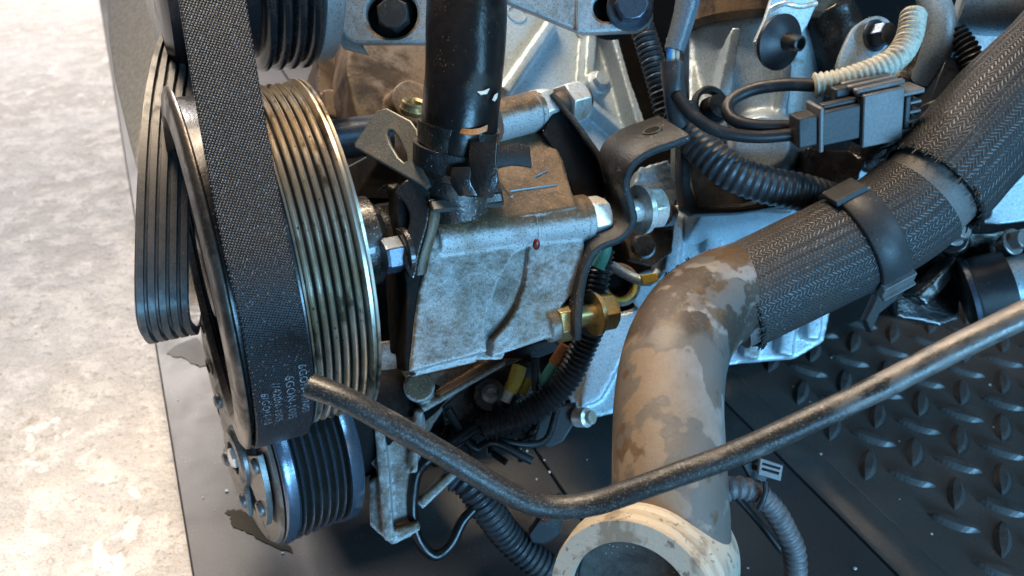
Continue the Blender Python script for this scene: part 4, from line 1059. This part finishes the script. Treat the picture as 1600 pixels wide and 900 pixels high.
tube('blue_wire', [(1045, 60, 0.43), (1046, 82, 0.4295), (1047, 112, 0.43)], 0.0016, M['bluewire'], tc_, seg=10)
tube('white_wire', [(1051, 60, 0.43), (1051, 82, 0.4288), (1051, 112, 0.43)], 0.0015, M['white'], tc_, seg=10)
tube('pink_wire', [(1057, 60, 0.43), (1057, 82, 0.429), (1055, 112, 0.43)], 0.0018, M['pinkwire'], tc_, seg=10)
tube('taped_tail', [(1051, 97, 0.43), (1052, 140, 0.432), (1060, 180, 0.44), (1068, 210, 0.448)], 0.0062, M['conduit'], tc_, seg=20, wob=0.22, step=0.0012)
tag(tube('black_cable', [(1058, 148, 0.428), (1080, 178, 0.425), (1120, 204, 0.422), (1180, 214, 0.42), (1250, 209, 0.418)], 0.0034, M['rubber'], None, seg=18),
    'lower black cable running left from the grey connector', 'cable')
tag(tube('black_cable', [(1285, 134, 0.425), (1230, 132, 0.43), (1175, 140, 0.435), (1140, 160, 0.435), (1142, 184, 0.43), (1180, 197, 0.425), (1250, 198, 0.422)], 0.0036, M['rubber'], None, seg=18),
    'black cable curling back from the beige conduit into the grey connector', 'cable')
tn = tube('beige_conduit', [(1272, 134, 0.424), (1310, 128, 0.422), (1360, 112, 0.42), (1400, 90, 0.42), (1420, 60, 0.425), (1428, 20, 0.43)], ribbed(0.0064, 0.0030, 0.09), M['tan_conduit'], None, seg=24, step=0.0005)
tag(tn, 'short beige corrugated conduit above the grey connector', 'conduit')
# connector
cn = thing('wire_connector', 'grey and black plastic wiring connector with ridged cap lying on the braided hose', 'connector', P(1350, 225, 0.41))
cx = (P(1450, 165, 0.415) - P(1250, 208, 0.413)).normalized()
cy = (cv(0, 1, 0) - cx * cv(0, 1, 0).dot(cx)).normalized(); cy = (cy * 0.88 - cx.cross(cy) * 0.0 + VZ * 0.47).normalized(); cy = (cy - cx * cy.dot(cx)).normalized()
cz = cx.cross(cy)
if cz.dot(VZ) < 0: cz = -cz
oc = P(1252, 205, 0.413)
def cbox(name, x0, x1, y0, y1, z0, z1, mat, parent=cn, bev=0.0008):
    bm = bmesh.new()
    bm_prism(bm, [oc + cx*x0 + cy*y + cz*z for y, z in ((y0, z0), (y1, z0), (y1, z1), (y0, z1))], cx * (x1 - x0))
    return hard(name, bm, mat, parent, bev)
cbox('cable_boot', -0.004, 0.006, -0.007, 0.009, -0.006, 0.006, M['plastic'])
cbox('collar', 0.006, 0.0085, -0.011, 0.013, -0.008, 0.008, M['grey_plastic'])
cbox('plug', 0.008, 0.030, -0.008, 0.010, -0.006, 0.007, M['plastic'])
cbox('plug_rail', 0.010, 0.030, 0.010, 0.0125, -0.002, 0.003, M['plastic'])
cbox('latch', 0.020, 0.034, 0.0105, 0.017, -0.010, -0.003, M['plastic'])
cbox('socket', 0.0285, 0.050, -0.013, 0.015, -0.012, 0.009, M['grey_plastic'])
cbox('socket_mouth', 0.0278, 0.0284, -0.0115, 0.0135, -0.0105, 0.0078, M['void'], bev=0.0)
for k in range(3): cbox('ridge', 0.026, 0.052, 0.0152, 0.0180, -0.012 + k * 0.0068, -0.0075 + k * 0.0068, M['grey_plastic'], bev=0.0012)
cbox('rear_frame', 0.050, 0.062, 0.009, 0.0115, -0.008, 0.007, M['grey_plastic'])
cbox('rear_frame', 0.050, 0.062, -0.011, -0.0085, -0.008, 0.007, M['grey_plastic'])
cbox('rear_frame', 0.052, 0.055, -0.0086, 0.009, -0.008, 0.0068, M['plastic'])
for k in range(3): cbox('rear_rib', 0.055, 0.061, -0.006 + k * 0.005, -0.0045 + k * 0.005, -0.007, 0.006, M['grey_plastic'], bev=0.0003)
cbox('rear_core', 0.048, 0.058, -0.0086, 0.009, -0.008, 0.003, M['void'], bev=0.0)
# grommet stud left of cables
gr = thing('rubber_grommet', 'black ringed rubber grommet left of the looping cable', 'grommet', P(1105, 190, 0.46))
gax = (VZ + cv(0.35, 0.1, 0)).normalized()
lathe('ring', P(1106, 168, 0.462), gax, [(0, 0.008), (0, 0.0115), (0.004, 0.0118), (0.005, 0.0105), (0.004, 0.0085), (0, 0.008)], M['black_steel'], gr, 36)
lathe('stem', P(1110, 172, 0.462), gax, [(0, 0), (0, 0.0075), (0.009, 0.0065), (0.010, 0.004), (0.010, 0)], M['rubber'], gr, 28)
# tab with rubber nozzle plug
pg = thing('nozzle_plug', 'black conical rubber plug with a hollow nozzle on a pale slanted tab', 'plug', P(1220, 90, 0.44))
nG = (VZ * 0.8 + cv(0.45, -0.35, 0)).normalized(); oG = P(1222, 64, 0.452)
plate('tab', [(1215, -30), (1270, -40), (1275, 10), (1262, 40), (1235, 80), (1205, 95), (1185, 88), (1180, 65), (1196, 30)], oG - nG * 0.004, (VZ + cv(0.2, -0.1, 0)).normalized(), 0.004, M['cast_light'], pg, bev=0.0008)
lathe('disc', P(1218, 66, 0.447), nG, [(0, 0.0), (-0.002, 0.015), (0.001, 0.0155), (0.003, 0.012), (0.006, 0.006), (0.0065, 0.0)], M['rubber'], pg, 40, 50)
lathe('nozzle', P(1221, 64, 0.445), nG, [(0.0, 0.0052), (0.014, 0.0042), (0.0145, 0.0030), (0.010, 0.0025), (0.010, 0)], M['rubber'], pg, 24)
tube('wire_loop', [(1205, 15, 0.44), (1225, 5, 0.435), (1250, 10, 0.437), (1275, 5, 0.44)], 0.0016, M['zinc'], pg, seg=10)
# ear tab with flange bolt
et = plate('ear_tab', [(1310, 100), (1330, 50), (1348, 32), (1370, 24), (1390, 32), (1395, 55), (1385, 75), (1350, 100), (1320, 120)], P(1360, 60, 0.445), (VZ + cv(0.2, 0.1, 0)).normalized(), 0.004, M['cast_light'], None, bev=0.0008, smooth=3)
tag(et, 'pale rounded ear tab holding a flange bolt above the beige conduit', 'tab')
bolt('dark flange bolt on the pale ear tab above the beige conduit', P(1366, 56, 0.4435), (VZ + cv(0.45, -0.15, 0)).normalized(), 0.0066, 0.008, M['bolt_blue'], wr=0.0088, wh=0.002)
tag(tube('metal_pipe', [(1440, -60, 0.47), (1458, 0, 0.465), (1470, 45, 0.462), (1462, 85, 0.465), (1448, 125, 0.475)], 0.0088, M['cast_light'], None, seg=28), 'pale curved metal pipe right of the beige conduit', 'pipe')
tag(tube('corrugated_conduit', [(1490, 50, 0.46), (1515, 85, 0.455), (1524, 120, 0.455), (1518, 160, 0.46)], ribbed(0.0062, 0.0030, 0.12), M['conduit'], None, seg=22, step=0.0006), 'short black corrugated conduit at upper right against the pale panel', 'conduit')
rb = thing('relay_block', 'blue grey plastic block between pale pipe and black conduit', 'block', P(1480, 170, 0.46))
bm = bmesh.new(); bm_prism(bm, pix_poly([(1480, 85), (1510, 98), (1488, 172), (1452, 160)], P(1480, 130, 0.458), VZ), -VZ * 0.02); hard('body', bm, M['bolt_blue'], rb, 0.001)
bm = bmesh.new(); bm_prism(bm, pix_poly([(1450, 160), (1470, 152), (1474, 180), (1458, 188)], P(1460, 170, 0.45), VZ), -VZ * 0.01); hard('foot', bm, M['grey_plastic'], rb, 0.001)
# dark manifolds behind the hose
dm = thing('dark_manifold', 'dark brown manifold casting behind connector and braided hose', 'manifold', P(1300, 300, 0.5))
bm = bmesh.new()
bm_prism(bm, pix_poly([(1260, 230), (1330, 235), (1350, 255), (1340, 290), (1280, 300), (1255, 270)], P(1300, 260, 0.475), VZ), -VZ * 0.03)
bm_cyl(bm, P(1325, 100, 0.50), P(1290, 20, 0.5), 0.018)
bm_cyl(bm, P(1380, 180, 0.50), P(1460, 60, 0.5), 0.022)
bm_cyl(bm, P(1345, 255, 0.49), P(1400, 190, 0.47), 0.012)
remeshed('casting', bm, M['dark_oily'], dm, 0.0014, 4, 0.0006, 120)

# ------------------------------------------------------------------ braided hose with its metal elbow pipe
bh = thing('braided_hose', 'thick hose in a braided black sleeve running up to the upper right corner', 'hose', P(1400, 420, 0.42))
hp = [(1128, 478, 0.418), (1190, 448, 0.418), (1260, 414, 0.418), (1330, 380, 0.418), (1400, 340, 0.417), (1460, 288, 0.416), (1520, 222, 0.417), (1600, 140, 0.42), (1720, 20, 0.43)]
hpw = cat([P(*p) for p in hp], 12); hl, HL = resample(hpw, 0.002)
def hidx(px):   # index of hose point nearest pixel column
    return min(range(len(hl)), key=lambda i: abs(topix(hl[i])[0] - px))
i1, i2 = hidx(1150), hidx(1441); i3 = hidx(1456)
def frayed(r, fray=0.0008):
    def f(s, L, th): return r
    return f
link('inner_hose', tube_mesh(hl[hidx(1135)::4], 0.0255, 48, 0.004, 2), M['pale_band'], bh)
link('braided_sleeve', tube_mesh(hl[i1:i2:3], 0.0274, 72, 0.003, 2, wob=0.012, inner=0.0012), M['braid'], bh)
link('outer_sleeve', tube_mesh(hl[i3::3], 0.0292, 72, 0.003, 2, wob=0.03, inner=0.0018), M['braid2'], bh)
# frayed rims
def rim(i, r, name, cnt=70, ln=0.0022, mat='rubber', sgn=1, arc=None):
    c = hl[i]; t = (hl[min(i+2, len(hl)-1)] - hl[max(0, i-2)]).normalized() * sgn
    x = (VZ - t * VZ.dot(t)).normalized(); y = t.cross(x); bm = bmesh.new()
    for k in range(cnt):
        a = 2 * math.pi * (k + random.uniform(-.3, .3)) / cnt
        d = x * math.cos(a) + y * math.sin(a)
        p0 = c + d * r * random.uniform(0.97, 1.01); p1 = p0 + t * random.uniform(-1, .4) * ln + d * random.uniform(-.3, 1.1) * ln * 0.7
        bm_cyl(bm, p0 + t * 0.002, p1, 0.0007, 0.0003, 5)
    o = link(name, finish_bm(bm), M[mat], bh); o['kind'] = 'stuff'; return o
rim(i1, 0.0274, 'frayed_threads', 120, 0.003, 'rubber', 1)
rim(i3, 0.0290, 'frayed_threads', 120, 0.0035, 'rubber', 1)
# tuft of loose braid above the elbow
tf = bmesh.new()
for k in range(150):
    u = random.random(); c = P(1040 + 80 * u, 436 - 34 * math.sin(u * 1.7) , 0.412 + random.uniform(-.003, .006))
    d = Vector((random.uniform(-1, 1), random.uniform(-1, 1), random.uniform(-.4, 1))).normalized() * random.uniform(0.001, 0.0035)
    bm_cyl(tf, c, c + d, 0.0007, 0.0004, 5)
o = link('loose_braid', finish_bm(tf), M['rubber'], bh); o['kind'] = 'stuff'
# clamp over the sleeve
ck = thing('hose_clip', 'broad black plastic clip snapped round the braided hose', 'clip', P(1345, 460, 0.41))
j0, j1 = hidx(1325), hidx(1362)
ctr = (hl[j0] + hl[j1]) / 2; cax = (hl[j1] - hl[j0]).normalized(); cw = 0.0165
lathe('band', ctr - cax * cw / 2, cax, [(0, 0.0270), (0, 0.0292), (0.0008, 0.0300), (cw - 0.0008, 0.0300), (cw, 0.0292), (cw, 0.0270)], M['plastic'], ck, 72, 50)
sx = (VZ - cax * VZ.dot(cax)).normalized(); sy = cax.cross(sx)
if sy.dot(cv(0, 1, 0)) < 0: sy = -sy
def cbox2(name, ang, rad, w, hgt, ln, mat, off=0.0):
    d = sx * math.cos(R(ang)) + sy * math.sin(R(ang)); e = cax.cross(d)
    bm = bmesh.new(); c = ctr + d * rad + cax * off
    bm_prism(bm, [c - e*w/2 - cax*ln/2, c + e*w/2 - cax*ln/2, c + e*w/2 + cax*ln/2, c - e*w/2 + cax*ln/2], d * hgt)
    return hard(name, bm, mat, ck, 0.0006)
cbox2('lug', 62, 0.0285, 0.014, 0.0035, 0.0175, M['plastic'], -0.002)
cbox2('lug_edge', 50, 0.0294, 0.0012, 0.0016, 0.0172, M['grey_plastic'])
cbox2('catch', -62, 0.0278, 0.009, 0.0042, 0.0185, M['grey_plastic'])
cbox2('catch_tooth', -72, 0.0283, 0.003, 0.006, 0.0185, M['grey_plastic'])
# elbow pipe
ep = thing('elbow_pipe', 'stained tan metal elbow pipe with wide open flared mouth at the bottom', 'pipe', P(1045, 880, 0.34))
tube('pipe_body', [(1180, 448, 0.420), (1135, 462, 0.414), (1100, 482, 0.406), (1072, 516, 0.396), (1054, 560, 0.385), (1045, 620, 0.374), (1044, 690, 0.362), (1046, 760, 0.352), (1050, 850, 0.347)],
     lambda s, L, th: 0.0253, M['pipe'], ep, seg=72, step=0.002, wob=0.006)
fm = [P(1062, 860, 0.362), P(1045, 880, 0.350), P(1012, 912, 0.335), P(985, 948, 0.315)]
def fr_(s, L, th):
    t = s / L
    return 0.0275 + 0.0082 * min(1, t * 1.6) ** 1.0 - (0.0012 if t > 0.93 else 0) + (0.0010 if 0.70 < t < 0.78 else 0)
link('flared_mouth', tube_mesh(fm, fr_, 80, 0.0012, 8, inner=0.0085, wob=0.01), M['flare'], ep)
dirn = (fm[3] - fm[2]).normalized()
lathe('dark_bore', fm[3] - dirn * 0.012, dirn, [(-0.004, 0.0), (-0.003, 0.014), (0, 0.0268)], M['bore'], ep, 48)
lathe('inner_seal', fm[3] - dirn * 0.004, dirn, [(0, 0.0292), (0.0012, 0.0287), (0.001, 0.0272), (-0.004, 0.0262)], M['dark_oily'], ep, 64, 60)
# thin tube across the front
rp = [(486, 602, 0.276), (545, 626, 0.274), (620, 668, 0.276), (700, 714, 0.280), (770, 757, 0.284), (825, 784, 0.286), (875, 793, 0.287), (930, 786, 0.286), (985, 768, 0.283), (1060, 741, 0.279), (1150, 708, 0.275), (1260, 659, 0.270), (1380, 602, 0.265), (1490, 545, 0.26), (1680, 452, 0.25)]
def rr_(s, L, th):
    k = s / L
    r = 0.0044 + 0.0004 * math.sin(th * 2 + 1) * (1 if k < 0.1 else 0.3)
    if k < 0.05: r *= 1.0 + 0.05 * (1 - k / 0.05)
    return r
rod = tube('thin_metal_tube', rp, rr_, M['rod'], None, seg=32, step=0.0015, inner=0.0012, wob=0.02)
tag(rod, 'long thin dark metal tube with one bend lying across the front', 'tube')

# ------------------------------------------------------------------ lower conduits, wire loops, loose ends
tag(tube('taped_conduit', [(755, 668, 0.452), (800, 656, 0.452), (850, 630, 0.45), (888, 590, 0.447), (912, 540, 0.443), (922, 515, 0.44)], ribbed(0.0072, 0.0030, 0.10), M['conduit'], None, seg=24, step=0.0006, wob=0.08),
    'black corrugated conduit curving under the brass bolts below the pump', 'conduit')
tag(tube('corrugated_conduit', [(712, 738, 0.455), (738, 762, 0.452), (765, 800, 0.455), (800, 845, 0.462), (850, 885, 0.465), (905, 912, 0.468)], ribbed(0.0088, 0.0038, 0.08), M['conduit'], None, seg=28, step=0.0006),
    'blue lit corrugated conduit running down below the bent metal tube', 'conduit')
wl = thing('oily_wire_loop', 'oily black wire hanging in a loop over the support bracket', 'wire', P(690, 865, 0.44))
tube('wire', [(664, 722, 0.437), (650, 745, 0.435), (645, 800, 0.435), (655, 845, 0.437), (680, 868, 0.44), (705, 850, 0.442), (722, 815, 0.444), (740, 795, 0.446)], 0.0030, M['wet_rubber'], wl, seg=16, wob=0.12, step=0.0012)
tube('wire', [(664, 722, 0.437), (684, 705, 0.438), (710, 690, 0.444), (745, 668, 0.45)], 0.0034, M['wet_rubber'], wl, seg=16, wob=0.12, step=0.0012)
tube('tape_collar', [(703, 728, 0.449), (722, 746, 0.448)], ribbed(0.0100, 0.004, 0.08), M['sleeve'], wl, seg=20, step=0.0006)
tp = thing('tangled_wiring', 'tangle of thin oily wires and tape below the sensor plate', 'wires', P(760, 720, 0.46))
random.seed(21)
for k in range(9):
    x0 = random.uniform(690, 790); y0 = random.uniform(630, 690)
    pts = [(x0, y0, 0.452 + random.uniform(-.006, .01))]
    for q in range(4):
        pts.append((pts[-1][0] + random.uniform(-22, 40), pts[-1][1] + random.uniform(2, 26), 0.455 + random.uniform(-.006, .012)))
    tube('wire', pts, random.uniform(0.0011, 0.0024), M['wet_rubber'], tp, seg=8, step=0.002)
bm = bmesh.new(); bm_prism(bm, pix_poly([(694, 690), (752, 655), (762, 668), (700, 712)], P(730, 680, 0.45), VZ), -VZ * 0.004); hard('clip', bm, M['plastic'], tp, 0.0006)
# yellow and green connectors
yc = thing('yellow_connector', 'small yellow and white plastic connector below the pump', 'connector', P(800, 620, 0.455))
tube('shell', [(812, 572, 0.458), (804, 596, 0.456), (796, 612, 0.455)], 0.0044, M['yellow'], yc, seg=14, step=0.001)
tube('tip', [(796, 611, 0.455), (788, 628, 0.454)], 0.0033, M['white'], yc, seg=12, step=0.001)
tube('shell', [(826, 592, 0.462), (814, 616, 0.46)], 0.0036, M['yellow'], yc, seg=12, step=0.001)
ow = thing('spliced_wire', 'orange and pale green spliced wire ends below the pump', 'wire', P(860, 590, 0.455))
tube('orange_end', [(884, 540, 0.45), (874, 556, 0.451), (866, 568, 0.452)], 0.0036, M['orange'], ow, seg=12, step=0.001)
tube('green_end', [(867, 567, 0.452), (856, 584, 0.453), (846, 600, 0.455)], 0.0030, M['green'], ow, seg=12, step=0.001)
tube('dark_stub', [(836, 560, 0.45), (836, 610, 0.452)], 0.0022, M['rubber'], ow, seg=10)
# grey conduit at the bottom right with clip
gc = thing('dusty_conduit', 'dusty grey corrugated conduit arching down with a ribbed black clip at bottom', 'conduit', P(1240, 900, 0.44))
tube('conduit', [(1118, 775, 0.42), (1145, 762, 0.418), (1178, 768, 0.418), (1206, 792, 0.42), (1228, 830, 0.424), (1242, 870, 0.428), (1245, 960, 0.436)], ribbed(0.0060, 0.0042, 0.07), M['grey_conduit'], gc, seg=24, step=0.0007, wob=0.05)
plate('clip_plate', [(1188, 716), (1224, 728), (1220, 752), (1185, 742)], P(1205, 735, 0.412), VZ, 0.003, M['grey_plastic'], gc,
      holes=[[(1192, 723), (1219, 731), (1218, 734), (1191, 726)], [(1191, 731), (1217, 738), (1216, 742), (1190, 734)]], bev=0.0003)
plate('clip_body', [(1160, 726), (1190, 712), (1200, 745), (1196, 768), (1172, 750)], P(1180, 740, 0.418), VZ, 0.006, M['rubber'], gc, bev=0.0008)
tube('clip_strap', [(1196, 752, 0.41), (1196, 772, 0.409), (1186, 795, 0.411)], 0.0016, M['rubber'], gc, seg=8)
tag(tube('thin_cable', [(1150, 775, 0.445), (1185, 815, 0.45), (1222, 862, 0.455), (1260, 905, 0.46)], 0.002, M['rubber'], None, seg=10), 'thin black cable lying behind the dusty conduit', 'cable')
# torn plastic piece beside pipe
tr = bmesh.new(); bm_prism(tr, pix_poly([(825, 835), (842, 812), (862, 802), (880, 812), (874, 838), (850, 852), (832, 850)], P(850, 830, 0.455), VZ), -VZ * 0.01)
tt = thing('torn_grommet', 'torn black rubber grommet with a red spot under the bend of the thin tube', 'grommet', P(850, 850, 0.455))
hard('body', tr, M['rubber'], tt, 0.001)
tube('loop', [(862, 782, 0.45), (872, 774, 0.448), (882, 780, 0.45), (880, 792, 0.452)], 0.0014, M['steel'], tt, seg=8, step=0.001)
lathe('red_spot', P(851, 808, 0.449), VZ, [(0, 0), (0, 0.003), (0.001, 0.002), (0.001, 0)], M['red'], tt, 12)

# ------------------------------------------------------------------ lower right: rubber mount and bracketry
mt_ = thing('engine_mount', 'black rubber engine mount cylinder with pale end at the right edge', 'mount', P(1560, 510, 0.5))
ma = (P(1620, 440, 0.5) - P(1500, 468, 0.515)).normalized()
lathe('drum', P(1505, 462, 0.51), ma, [(0, 0), (0, 0.020), (0.002, 0.0235), (0.005, 0.0240), (0.006, 0.0225), (0.026, 0.0225), (0.027, 0.0)], M['rubber'], mt_, 56, 50)
lathe('steel_ring', P(1508, 461, 0.509), ma, [(0, 0.0235), (0.0002, 0.0245), (0.003, 0.0247), (0.0032, 0.0235)], M['bolt_blue'], mt_, 56)
lathe('pale_core', P(1562, 450, 0.503), ma, [(0, 0), (0, 0.0185), (0.03, 0.0185), (0.03, 0)], M['cast_light'], mt_, 48)
rbk = thing('mount_bracket', 'dark bracket with bolted lugs between braided hose and rubber mount', 'bracket', P(1450, 500, 0.52))
bm = bmesh.new()
bm_prism(bm, pix_poly([(1395, 430), (1440, 390), (1470, 370), (1560, 360), (1640, 350), (1640, 420), (1540, 410), (1500, 440), (1500, 500), (1470, 510), (1400, 495)], P(1480, 430, 0.53), VZ), -VZ * 0.03)
bm_cyl(bm, P(1490, 378, 0.52), P(1488, 372, 0.497), 0.010); bm_cyl(bm, P(1585, 388, 0.52), P(1583, 384, 0.497), 0.010)
bm_bar(bm, P(1440, 470, 0.50), P(1500, 410, 0.505), 0.010, 0.008, VZ, 0.02)
remeshed('casting', bm, M['dark_oily'], rbk, 0.0014, 4, 0.0005, 120)
plate('arm', [(1352, 500), (1366, 470), (1380, 440), (1410, 430), (1420, 440), (1400, 470), (1375, 490), (1362, 520)], P(1390, 470, 0.47), VZ, 0.008, M['black_steel'], rbk, bev=0.001)
gnm = 'flange bolts on the mount bracket'
bolt('left flange bolt on the dark mount bracket below the braided hose', P(1490, 364, 0.495), (VZ + cv(0.3, 0.2, 0)).normalized(), 0.0062, 0.007, M['clutch'], wr=0.0085, group=gnm)
bolt('right flange bolt on the dark mount bracket near the photo edge', P(1582, 378, 0.495), (VZ + cv(0.3, 0.2, 0)).normalized(), 0.0062, 0.007, M['clutch'], wr=0.0085, group=gnm)
print('tread bars', cnt, 'tris', sum(len(o.data.polygons) for o in bpy.data.objects if o.type == 'MESH'))
